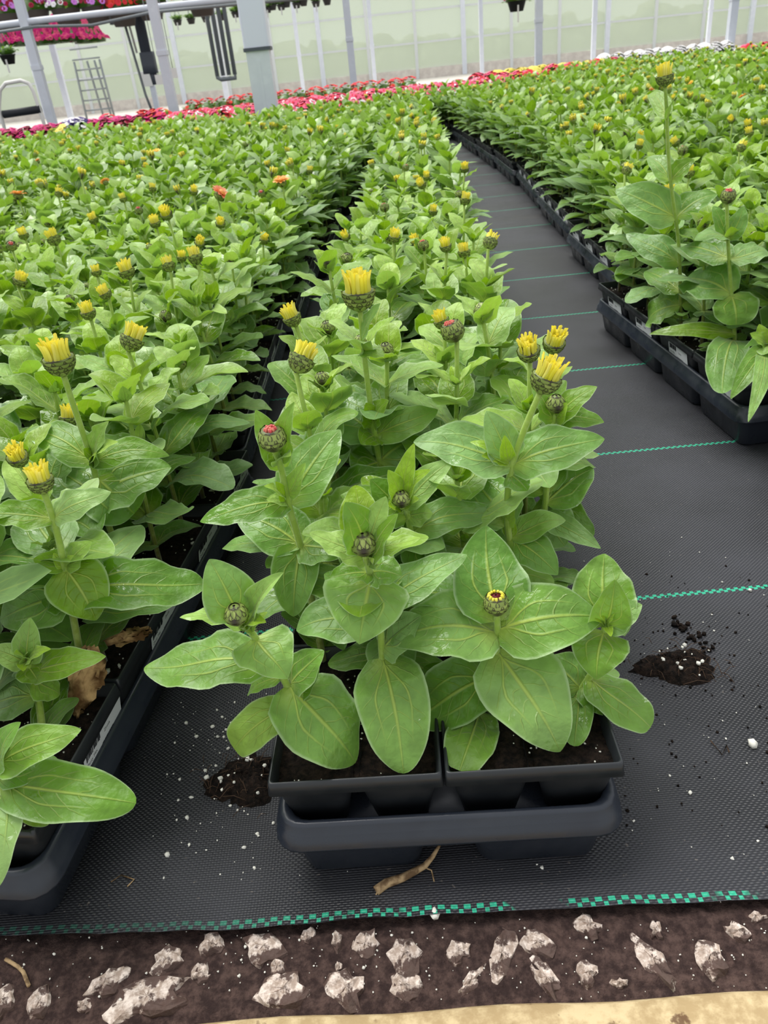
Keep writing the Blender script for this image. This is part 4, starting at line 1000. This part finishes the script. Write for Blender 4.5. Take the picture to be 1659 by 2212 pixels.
def post(u0, u1, vtop, y, w, label, extra=None):
    """a square upright on the floor; u0 at the picture's top, u1 lower down"""
    w *= 1.0 if w > .15 else .82
    p = aty((u0 + u1) / 2, vtop, y); t = thing('greenhouse_post', label, 'post', (p[0], y, 0), None)
    part('post_shaft', [box(-w / 2, w / 2, -w / 2, w / 2, 0, 7.0)], M['galv'], t, False)
    part('base_plate', [box(-w * .9, w * .9, -w * .9, w * .9, 0, .02)], M['gray'], t, False)
    return t, w


t, w = post(546, 570, 110, 7.35, .185, 'thick galvanized post, upper half wrapped in pale plastic, among the zinnias')
n_ = 40; V = []
rng = np.random.default_rng(4)
for z in np.linspace(.59 + .19, 3.5, n_):
    q = rr3(-w * .56 , w * .56, -w * .56, w * .56, .03, z); q[:, :2] *= 1 + rng.normal(0, .012, (len(q), 1)); V.append(q)
M['wrap'] = plain('plastic_wrap', (224, 226, 244), .3, .5)
part('plastic_wrap', [loft(V)], M['wrap'], t); part('strap', [loft([rr3(-w * .6, w * .6, -w * .6, w * .6, .03, z) for z in (.765, .79)])], M['darkmetal'], t)
part('corner_fold', [box(-w * .1, w * .06, -w * .515, -w * .5, .05, .7)], M['galv'], t, False)
for (a, b_, vt, y, w, lab) in [(60, 103, 150, 11.0, .12, 'leftmost galvanized post, with the long pipe resting on its top'), (330, 370, 110, 10.6, .13, 'galvanized post left of the plastic-wrapped post, behind red flowers'), (745, 768, 100, 13.2, .12, 'galvanized post right of the plastic-wrapped post'), (1160, 1167, 75, 14.0, .13, 'galvanized post behind the yellow flower row'), (1585, 1576, 55, 13.4, .13, 'galvanized post at far right beside red flowers'),
                             (1037, 1042, 75, 17.5, .09, 'thin post between the yellow row and the wrapped post'), (1284, 1282, 75, 17.5, .10, 'thin post behind the white flower row'), (797, 805, 70, 19.0, .10, 'thin post close behind the galvanized post right of centre'), (118, 145, 170, 17.0, .12, 'thin post just right of the leftmost post'), (1534, 1530, 55, 18.5, .09, 'thin post left of the far right post'), (640, 652, 120, 20.0, .10, 'thin post right of the wrapped post'), (468, 482, 120, 18.0, .12, 'post behind the hanging heating pipes'), (305, 330, 130, 15.0, .10, 'thin post carrying a white notice, below the dark motor')]:
    t, w = post(a, b_, vt, y, w, lab)
    part('splice_collar', [box(-w * .58, w * .58, -w * .58, w * .58, .9, .95)], M['galv'], t, False)

# long pipe, cables, hanging pipes, motor, ladder, cart, notices
P0, P1, P2 = aty(-120, 70, 11.0), aty(60, 47, 11.0), aty(330, 16, 11.0); P3 = aty(700, -22, 11.0)
t = thing('overhead_pipe', 'long pale pipe running under the hanging baskets from post to post', 'pipe', P1)
part('pipe', [tube([P0 - P1, 0 * P1, P2 - P1, P3 - P1], .035, 8)], M['galv'], t); part('cable', [tube([P0 - P1 + [0, -.05, -.08], [.1, -.05, -.06], (P2 - P1) * .5 + [0, -.05, -.11], P2 - P1 + [0, -.05, -.05], P3 - P1 + [0, -.05, -.07]], .018, 6)], M['gray'], t)
c = aty(488, 163, 15.0); t = thing('heating_pipes', 'four gray hanging heating pipes joined by bends at the bottom', 'pipes', c); s_ = 15.0 / F_PX
for j, dx in enumerate((-16, -5, 6, 17)):
    part('pipe', [tube([[dx * s_, 0, 0], [dx * s_, 0, 4.0]], .035, 8)], M['gray'], t)
part('return_bend', [tube([[-16 * s_, 0, .05], [-16 * s_, 0, -.02], [-10 * s_, 0, -.05], [17 * s_, 0, -.05], [17 * s_, 0, .1]], .035, 8)], M['gray'], t)
c = aty(323, 150, 12.0); t = thing('vent_motor', 'dark upright drive tube with a motor at its lower end', 'motor', c); s_ = 12.0 / F_PX
part('drive_tube', [tube([[0, 0, .15], [-.0, 0, 3.0]], .07, 10)], M['darkmetal'], t); part('motor', [loft([rr3(-.08, .10, -.07, .07, .02, z) for z in (-.05, .05, .16, .2)], True, True), tube([[.05, 0, -.18], [.03, 0, 0]], .05, 8)], M['darkmetal'], t)
part('conduit', [tube([[-.12, 0, .2], [-.14, 0, .5], [-.12, 0, .7]], .015, 6)], M['white'], t)
c = aty(258, 38, 12.0); t = thing('junction_box', 'small gray box fixed under the overhead pipe', 'box', c); part('box', [box(-.13, .13, -.05, .05, -.07, .10)], M['gray'], t, False); part('cable', [tube([[.05, 0, -.07], [.12, 0, -.9], [.16, 0, -1.1]], .018, 6)], M['gray'], t); part('hanger', [box(-.02, .02, -.02, .02, .1, .35)], M['gray'], t, False)
c = aty(215, 232, 24.0); t = thing('step_ladder', 'gray orchard ladder standing against the end wall', 'ladder', (c[0], 24.0, 0)); hh = aty(195, 130, 24.0)[2]
for a, yy in ((-.42, 0), (.34, 0), (-.1, .5), (.12, .5)): part('rail', [tube([[a, yy, 0], [a * .9, yy * .4, hh]], .03, 6)], M['gray'], t)
for j in range(8): part('rung', [tube([[-.41, 0, .2 + j * .24], [.33, 0, .2 + j * .24]], .022, 6)], M['gray'], t)
ct = [aty(u, v, 10.6) for u, v in ((16, 305), (-2, 235), (0, 195), (12, 180), (45, 174), (62, 180), (72, 198), (88, 245), (104, 292))]
c = np.array([ct[4][0], 10.6, 0]); t = thing('hand_cart', 'white tubular cart handle rising above the flowers at far left', 'cart', c)
pp = [q - c for q in ct]; pp[0][2] = .0; pp[-1][2] = .0
part('handle', [tube(pp, .022, 8)], M['white'], t); q = aty(48, 243, 10.6) - c
part('pad', [tube([q + [-.23, 0, 0], q + [.23, 0, .015]], .045, 10)], M['blackpad'], t); part('deck', [box(-.3, .35, .02, .5, .12, .15)], M['gray'], t, False)
for sx in (-.24, .28):
    for sy in (.08, .44): part('wheel', [tube([[sx - .02, sy, .06], [sx + .02, sy, .06]], .06, 12)], M['blackpad'], t)
for j, (u, v, y, lab) in enumerate([(317, 171, 14.945, 'white paper notice on the thin post, below the motor'), (344, 172, 10.98, 'small white tag beside the post behind red flowers'), (375, 158, 10.98, 'small white tag right of the post behind red flowers')]):
    c = aty(u, v, y); ww = .09 if j == 0 else .045; o = link('notice', mesh_of('notice', [box(-ww, ww, -.006, 0, -ww * 1.2, ww * 1.2)], M['white'], False), None, c); tag(o, lab, 'notice')
    part('string', [tube([[0, 0, ww], [0, 0, (ww + .4) if j == 0 else 1.70 - c[2]]], .004, 4)], M['gray'], o)

# bedding flowers in rows, hanging baskets
PET = {'pink': (232, 92, 128), 'white': (240, 238, 236), 'red': (214, 44, 56), 'magenta': (204, 30, 116), 'purple': (70, 52, 120), 'yellow': (238, 222, 104), 'scarlet': (216, 58, 40), 'salmon': (240, 112, 92), 'crimson': (150, 24, 56), 'lilac': (206, 128, 214)}
for k_, c_ in PET.items(): M['p_' + k_] = plain(k_ + '_blossom', c_, .6, .2)


def bed_parts(seed, r, h, nleaf, nbl, ncol, bs=.022):
    g = np.random.default_rng(seed); lv = []; bl = []
    def pt():
        an = g.random() * 6.28; q = math.sqrt(g.random()); zz = h * math.sqrt(max(0, 1 - .75 * q * q)); return np.array([math.cos(an) * r * q, math.sin(an) * r * q, zz]), an, q
    for _ in range(nleaf):
        p, an, q = pt(); L = g.uniform(.04, .065); e = g.uniform(-.3, .6); d = np.array([math.cos(an + g.normal(0, .8)) * math.cos(e), math.sin(an + g.normal(0, .8)) * math.cos(e), math.sin(e)]) * L
        c0 = p * [1, 1, g.uniform(.45, .95)]; lv.append(leaf(c0, c0 + d, L * .7, nu=3, nv=2, arch=.12, rng=g, tone=g.random() * .6, age=.05))
    lv.append(lathe([(.3 * r, 0), (.85 * r, .25 * h), (.8 * r, .6 * h), (.4 * r, .85 * h), (.001, .9 * h)], (0, 0, 0), (0, 0, 1), 9, tone=.0))
    for _ in range(nbl):
        p, an, q = pt(); nrm = unit(np.array([p[0] * 1.2, p[1] * 1.2 - .4 * r, h * .9])); m = g.integers(ncol); p = p + nrm * .012; s_ = bs * g.uniform(.8, 1.25)
        bl.append(lathe([(.12 * s_, -.01), (s_ * .8, .004), (s_ * 1.1, .0)], p, nrm, 6, tone=.5, mat=int(m)))
    return lv, bl


def bed_row(label, group, cols, pts, r=.13, h=.17, nbl=34, zb=.10, bs=.022):
    ms = []
    for k_ in range(3):
        lv, bl = bed_parts(hash(tuple(cols)) % 97 if False else sum(map(ord, ''.join(cols))) + k_, r, h, 60, nbl, len(cols), bs)
        ms.append((mesh_of('foliage', lv, M['leaf_far']), mesh_of('blossoms', bl, [M['p_' + c_] for c_ in cols])))
    for j, (x, y) in enumerate(pts):
        t = thing('bedding_plant', label, 'flowering plant', (x, y, 0), group, j * 2.1); a, b_ = ms[j % 3]
        link('foliage', a, t, (0, 0, zb)); link('blossoms', b_, t, (0, 0, zb)); link('pot', POT, t)
    return


POT = mesh_of('pot', [loft([rr3(-.06, .06, -.06, .06, .02, 0), rr3(-.09, .09, -.09, .09, .02, .12)], True, True)], M['potblack'])
def row(u0, u1, y, n, w=.06):
    x0, x1 = aty(u0, 200, y)[0], aty(u1, 200, y)[0]
    return [(x0 + (x1 - x0) * (k_ + .5) / n + .03 * math.sin(k_ * 7), y + w * math.sin(k_ * 5.3)) for k_ in range(n)]


bed_row('pink, white and red petunia in the row just behind the left zinnias', 'petunias in the pink and white row', ['pink', 'white', 'red', 'pink'], row(350, 1080, 8.0, 17) + row(370, 1100, 8.35, 17) + row(560, 1100, 8.75, 12), nbl=60, bs=.028, zb=.19)
bed_row('scarlet geranium in the tall dark green row behind the pink petunias', 'geraniums in the tall row', ['scarlet', 'red'], row(395, 905, 10.2, 17) + row(395, 905, 10.45, 17), r=.16, h=.30, nbl=16, zb=.11, bs=.026)
bed_row('magenta petunia in the row at far left', 'petunias in the magenta row', ['magenta', 'crimson', 'magenta'], row(-40, 128, 9.0, 6) + row(165, 212, 9.0, 3) + row(228, 296, 9.1, 3), nbl=56, bs=.028, h=.22, zb=.13)
bed_row('purple and white petunia beside the magenta row', 'purple petunias', ['purple', 'purple', 'white'], row(126, 166, 9.0, 2), nbl=60, bs=.028, h=.24, zb=.14)
bed_row('yellow pansy beside the purple petunias at far left', 'yellow pansies at left', ['yellow'], row(104, 128, 8.7, 1), nbl=14, bs=.03, h=.22, zb=.12)
bed_row('red petunia near the leftmost posts', 'red petunias at left', ['red', 'scarlet', 'magenta'], row(206, 232, 9.2, 1) + row(292, 345, 9.2, 3), nbl=50, bs=.028, h=.24, zb=.14)
bed_row('yellow petunia in the row behind the right-hand zinnias', 'petunias in the yellow row', ['yellow'], row(1065, 1325, 12.0, 11) + row(1060, 1330, 12.35, 11), nbl=70, bs=.03, zb=.17)
bed_row('white petunia in the row at upper right', 'petunias in the white row', ['white'], row(1290, 1565, 13.2, 12), nbl=70, bs=.032, h=.22, zb=.17)
bed_row('red petunia at the far end of the right-hand zinnias', 'red petunias at right', ['red', 'pink', 'red'], row(1590, 1700, 10.6, 4) + row(1075, 1145, 9.4, 3) + row(1022, 1066, 10.4, 2) + row(1270, 1330, 11.2, 2) + row(1175, 1240, 10.8, 2), nbl=50, bs=.028, h=.2, zb=.17)
bed_row('salmon petunia at the back edge of the left zinnias', 'salmon petunias', ['salmon', 'white', 'salmon'], row(300, 800, 7.62, 8), nbl=12, h=.2, zb=.10)


def basket(u, v, y, r, cols, label, group, seed, pot='potgray', trail=0., nbl=60, tagc=False):
    c = aty(u, v, y); t = thing('hanging_basket', label, 'hanging basket', c, group)
    part('pot', [lathe([(.001, -r * 1.0), (.62 * r, -r * 1.0), (.9 * r, -.1 * r), (.97 * r, -.1 * r), (.97 * r, 0), (.85 * r, 0), (.8 * r, -.15 * r), (.001, -.15 * r)], (0, 0, 0), (0, 0, 1), 14)], M[pot], t)
    lv, bl = bed_parts(seed, r * (1.7 if trail > .1 else 1.3), r * 1.0, 46, nbl if cols else 0, max(1, len(cols)), .024 * r / .17)
    for p in lv + bl: p.V[:, 2] -= trail * np.clip(np.hypot(p.V[:, 0], p.V[:, 1]) / (r * 1.25), 0, 1) ** 2 + .04 * r
    part('foliage', lv, M['leaf_far'], t)
    if cols: part('blossoms', bl, [M['p_' + c_] for c_ in cols], t)
    part('hanger', [tube([[r * .95 * math.cos(a), r * .95 * math.sin(a), 0], [0, 0, r * 2.6]], .004, 4) for a in (0, 2.1, 4.2)] + [tube([[0, 0, r * 2.6], [0, 0, r * 2.6 + 2.0]], .004, 4)], M['gray'], t)
    if tagc: part('care_tag', [box(-.012, .012, -r * .8, -r * .78, -r * 1.9, -r * .5)], M['white'], t, False)


for j, (u, v, cols, lab) in enumerate([(12, 18, ['crimson', 'lilac'], 'basket with crimson flowers at the top left corner'), (72, 10, ['lilac', 'magenta', 'crimson'], 'second basket from the top left corner, lilac and magenta'), (140, 6, ['lilac', 'crimson', 'white'], 'third basket from the top left corner, lilac and dark red'), (205, 2, ['crimson', 'lilac'], 'fourth basket from the top left corner'), (262, 8, ['scarlet', 'white', 'red'], 'fifth basket from the top left corner, red with white'), (322, -6, ['red', 'crimson'], 'red basket above the drive tube'), (432, -14, ['scarlet', 'red'], 'red basket at the top edge over the small pots')]):
    basket(u, v + 8, 11.4 + .05 * j, .20, cols, lab, 'big hanging baskets', 40 + j, trail=.09, nbl=90)
for j, (u, v) in enumerate([(8, 62), (46, 60), (88, 58), (124, 54), (158, 51), (188, 54)]):
    basket(u, v + 4, 15.0 + .04 * j, .18, ['magenta', 'pink', 'magenta'], 'trailing magenta basket below the overhead pipe, ' + ORD[j] + ' from the left', 'magenta hanging baskets', 60 + j, trail=.26, nbl=260)
for j, (u, v) in enumerate([(28, 76), (2, 84)]): basket(u, v, 16.0, .09, ['yellow'], 'small hanging pot of yellow flowers, ' + ('under the magenta baskets' if j == 0 else 'at the left edge'), 'yellow hanging pots', 70 + j, 'potblack', nbl=40)
basket(15, 118, 13.0, .12, [], 'hanging pot of green foliage at the left edge', None, 75, 'potblack', tagc=True)
basket(1116, -2, 14.0, .16, ['crimson', 'magenta'], 'dark crimson hanging basket at the top, right of centre', None, 76, 'potblack', trail=.08, nbl=80, tagc=True)
for j, (u, v) in enumerate([(383, 43), (412, 40), (444, 36), (478, 32), (508, 26), (517, 21), (577, 16), (588, 10), (607, 10), (618, 4), (640, 6), (655, 1), (682, 3), (706, -1)]):
    basket(u, v, 16.5, .085, [], 'small dark hanging pot of seedlings, ' + ORD[j] + ' from the left in its row', 'small hanging pots', 80 + j, 'potblack', tagc=j % 2 == 0)

# ------------------------------------------------------------------ stones, spilled soil, grains and litter at the front
def stone_material():
    n = N('soil_stained_stone'); oc = n.coords(); a = n.noise(oc, 48, 5, .65); b_ = n.noise(oc, 160, 4, .6)
    c = n.mix(n.ramp(b_, .35, .65), srgb(164, 146, 132), srgb(228, 214, 202)); c = n.mix(n.ramp(n.noise(oc, 26, 3), .6, .7, 0, .5), c, srgb(172, 186, 160))
    c = n.mix(n.ramp(a, .46, .53, 0, .95), c, srgb(76, 57, 51)); return n.done(n.principled(c, .85, .2, n.bump(b_, .6, .003)))


M['stone'] = stone_material()


def stone(u, v, wx, wy, label, ang=0., seed=0, flat=.35):
    g = np.random.default_rng(900 + seed); c = atz(u, v, -.006); s_ = depth(c) / F_PX; ax, ay = wx * s_ / 2, wy * s_ / 2 * 1.25; m = 13; k_ = 6
    cr = 1 + g.normal(0, .17, m); cr = np.append(cr, cr[0]); an = np.append(np.linspace(0, 2 * np.pi, m, endpoint=False), 0); V = []
    h = min(ax, ay) * flat * .55 + .003
    for i in range(k_):
        f = [1.02, 1.0, .93, .74, .4, .001][i]; z = [-.008, 0, h * .5, h * .85, h, h * 1.02][i]
        jit = 1 + g.normal(0, .05, m); jit = np.append(jit, jit[0]); x = ax * f * cr * np.cos(an) * jit; y = ay * f * cr * np.sin(an) * jit
        zj = g.normal(0, .0012, m) * (i > 1); zj = np.append(zj, zj[0])
        V.append(np.stack([x * math.cos(ang) - y * math.sin(ang), x * math.sin(ang) + y * math.cos(ang), z + zj], -1))
    o = link('stone', mesh_of('stone', [Part(np.concatenate(V), gq(k_ - 1, m)[:, ::-1])], M['stone'], False), None, c); tag(o, label, 'stone', 'stones in the soil strip')


for j, q in enumerate([(8, 2166, 62, 60, 'pale stone cut off by the left edge'), (88, 2172, 58, 56, 'whitish stone second from the left edge by the curb'), (182, 2178, 44, 26, 'small brown stone by the curb left of the triangular one'), (236, 2122, 96, 44, 'long pinkish stone slanting up to the right', .45), (362, 2079, 74, 54, 'pale greenish-white stone right of the long pinkish one', .3), (322, 2160, 180, 80, 'largest stone, triangular with a white lower edge', .15), (432, 2108, 42, 44, 'small shadowed stone right of the greenish-white stone'), (458, 2044, 66, 42, 'brown wedge stone just below the fabric hem', -.3), (570, 2052, 72, 72, 'squarish brown stone below the hem, left of centre', 1.2), (600, 2094, 40, 36, 'small brown stone above the broad flat one'), (614, 2144, 112, 70, 'broad flat brown stone with pale rim'), (748, 2140, 80, 78, 'angular stone with a bright white right face', .5), (664, 2026, 36, 24, 'thin stone tucked against the hem, left of centre', .7), (729, 2034, 28, 40, 'small upright brown stone near the hem'), (790, 2044, 62, 52, 'yellowish stone below the hem near the centre'), (733, 2092, 18, 16, 'tiny pink stone above the white-faced stone'),
                       (874, 2068, 78, 70, 'big square stone right of centre', .1), (872, 2136, 74, 54, 'whitish stone directly below the big square one'), (990, 2060, 58, 40, 'V-shaped brown stone right of the big square one', -.5), (1018, 2124, 30, 76, 'narrow slanting stone near the curb', -.9), (1084, 2068, 56, 104, 'tall crumbly pinkish stone', -.35), (1160, 2042, 84, 46, 'pale stone slanting down to the right', -.6), (1180, 2118, 48, 92, 'long white stone reaching the curb', .4), (1272, 2004, 64, 40, 'sharp triangular stone hanging below the hem', -.8), (1270, 2108, 48, 46, 'rounded whitish stone right of the long white one'), (1338, 2128, 38, 18, 'small white stone near the curb, right half'), (1414, 2012, 28, 36, 'small white stone above the tall pale one'), (1410, 2078, 56, 112, 'tall pale stone in the right half', .45), (1532, 2070, 66, 74, 'stone with a pink-white lower half near right edge'), (1592, 2018, 56, 36, 'crumbly pale stone near the right edge', -.4), (1632, 1985, 44, 20, 'greenish stone at the right edge by the hem', .1)]):
    stone(*q[:5], ang=q[5] if len(q) > 5 else 0., seed=j)

rng = np.random.default_rng(31); gr = []
for _ in range(260):
    u, v = rng.uniform(330, 1700), rng.uniform(1150, 1960); c = atz(u, v, .001); gr.append(chunk(c, rng.choice([.0005, .0008, .0012, .0019], p=[.5, .3, .15, .05]), rng, 4))
for _ in range(120):
    u, v = rng.normal(470, 70), rng.normal(1640, 90); gr.append(chunk(atz(u, v, .001), rng.choice([.0006, .0010, .0016, .0024], p=[.4, .35, .17, .08]), rng, 4))
for _ in range(220):
    u, v = rng.uniform(-20, 1680), rng.uniform(1985, 2160); gr.append(chunk(atz(u, v, -.003), rng.choice([.0005, .0008, .0013], p=[.6, .3, .1]), rng, 4))
tag(link('perlite_grains', mesh_of('perlite_grains', gr, M['perlite'])), 'tiny white perlite grains scattered over the black fabric and soil strip', 'perlite', kind='stuff')
for u, v, s_, lab in [(1626, 1607, .0044, 'large white perlite lump alone on the fabric at right'), (940, 1973, .0046, 'white pebble lying on the green hem near the centre'), (1291, 1215, .0028, 'white perlite lump on the fabric above the green thread at right'), (1620, 1275, .0026, 'white perlite lump lying on the green thread at right')]:
    tag(link('perlite_lump', mesh_of('perlite_lump', [chunk(np.zeros(3), s_, rng, 6)], M['perlite']), None, atz(u, v, s_ * .6)), lab, 'perlite')
dk = []
for _ in range(170):
    u, v = rng.uniform(1320, 1680), rng.uniform(1200, 1800)
    if rng.random() < .5: u, v = rng.normal(1460, 90), rng.normal(1440, 70)
    dk.append(chunk(atz(u, v, .0006), rng.choice([.0006, .0011, .0018]), rng, 4))
tag(link('soil_crumbs', mesh_of('soil_crumbs', dk, M['soil'])), 'dark soil crumbs sprinkled around the spilled soil on the fabric', 'soil', kind='stuff')


def clump(cu, cv, wx, wy, label, seed, tail=None):
    g = np.random.default_rng(seed); c = atz(cu, cv, 0); s_ = depth(c) / F_PX; ax, ay = wx * s_ / 2, wy * s_ / 2 * 1.3; V = []; m = 40; k_ = 12
    edge = 1 + .16 * np.sin(np.linspace(0, 2 * np.pi, m + 1) * 3 + seed) + np.append(*(lambda e: (e, e[:1]))(g.normal(0, .07, m)))
    for i in range(k_):
        f = 1 - i / (k_ - 1); an = np.linspace(0, 2 * np.pi, m + 1); z = .013 * (1 - f ** 3) + g.normal(0, .0016, m + 1) * (i > 0); z[-1] = z[0]
        V.append(np.stack([ax * f * edge * np.cos(an), ay * f * edge * np.sin(an), z], -1))
    t = link('soil_clump', mesh_of('soil_clump', [Part(np.concatenate(V), gq(k_ - 1, m)[:, ::-1])], M['soil']), None, c); tag(t, label, 'soil')
    fb = []
    for _ in range(60):
        p = np.array([g.normal(0, ax * .55), g.normal(0, ay * .55), .008]); d = g.normal(0, .012, 3); d[2] = abs(d[2]) * .3
        fb.append(tube([p, p + d * .5 + [0, 0, .004], p + d], .00035, 4))
    part('fibers', fb, M['rootlet'], t)
    w = [chunk(np.array([g.normal(0, ax * .5), g.normal(0, ay * .5), .013]), g.choice([.0012, .002, .0027]), g, 4) for _ in range(16)]
    o = part('perlite', w, M['perlite'], t); o['kind'] = 'stuff'
    if tail: part('spill', [chunk(atz(u + g.normal(0, 8), v + g.normal(0, 6), .002) - c, g.uniform(.001, .004), g, 4) for u, v in tail for _ in range(9)], M['soil'], t)


M['rootlet'] = plain('rootlet', (74, 58, 46), .8, .1)
clump(526, 1690, 150, 105, 'fibrous heap of spilled soil left of the middle tray', 61)
clump(1465, 1442, 165, 80, 'heap of spilled soil on the fabric right of the middle tray', 62, [(1510, 1420), (1525, 1395), (1500, 1375), (1480, 1360), (1460, 1350)])


def twig_material():
    n = N('twig_bark'); oc = n.coords(); return n.done(n.principled(n.mix(n.ramp(n.noise(oc, 150, 3), .35, .65), srgb(104, 82, 58), srgb(176, 150, 112)), .8, .2))


M['twig'] = twig_material()
pts = [atz(u, v, z) for u, v, z in ((812, 1925, .004), (835, 1908, .005), (870, 1896, .006), (900, 1880, .006), (918, 1870, .007), (935, 1850, .012), (950, 1825, .018))]
c = pts[0]; t = thing('twig', 'pale root-like twig poking out from under the middle tray', 'twig', c)
part('stem', [tube([p - c for p in pts], [.0042, .004, .0034, .003, .0027, .002, .0012], 8)], M['twig'], t)
part('side_root', [tube([atz(u, v, z) - c for u, v, z in ((912, 1872, .006), (932, 1880, .003), (938, 1905, .002))], .0007, 5), tube([atz(u, v, z) - c for u, v, z in ((820, 1915, .005), (812, 1935, .002), (822, 1943, .002))], .0009, 5)], M['twig'], t)
for j, (q, lab) in enumerate([([(240, 1905), (262, 1890), (290, 1900), (275, 1915)], 'wisp of dry root on the fabric left of the middle tray'), ([(1535, 1600), (1560, 1630), (1570, 1610), (1575, 1625)], 'thin dark root curl on the fabric at right'), ([(12, 2072), (38, 2088), (50, 2100), (62, 2130)], 'dry brown stalk on the soil strip at far left')]):
    P = [atz(u, v, .002 if j < 2 else .0) for u, v in q]; c = P[0]; tag(link('dry_root', mesh_of('dry_root', [tube([p - c for p in P], .0007 if j < 2 else .0016, 5)], M['rootlet' if j == 1 else 'twig']), None, c), lab, 'root')
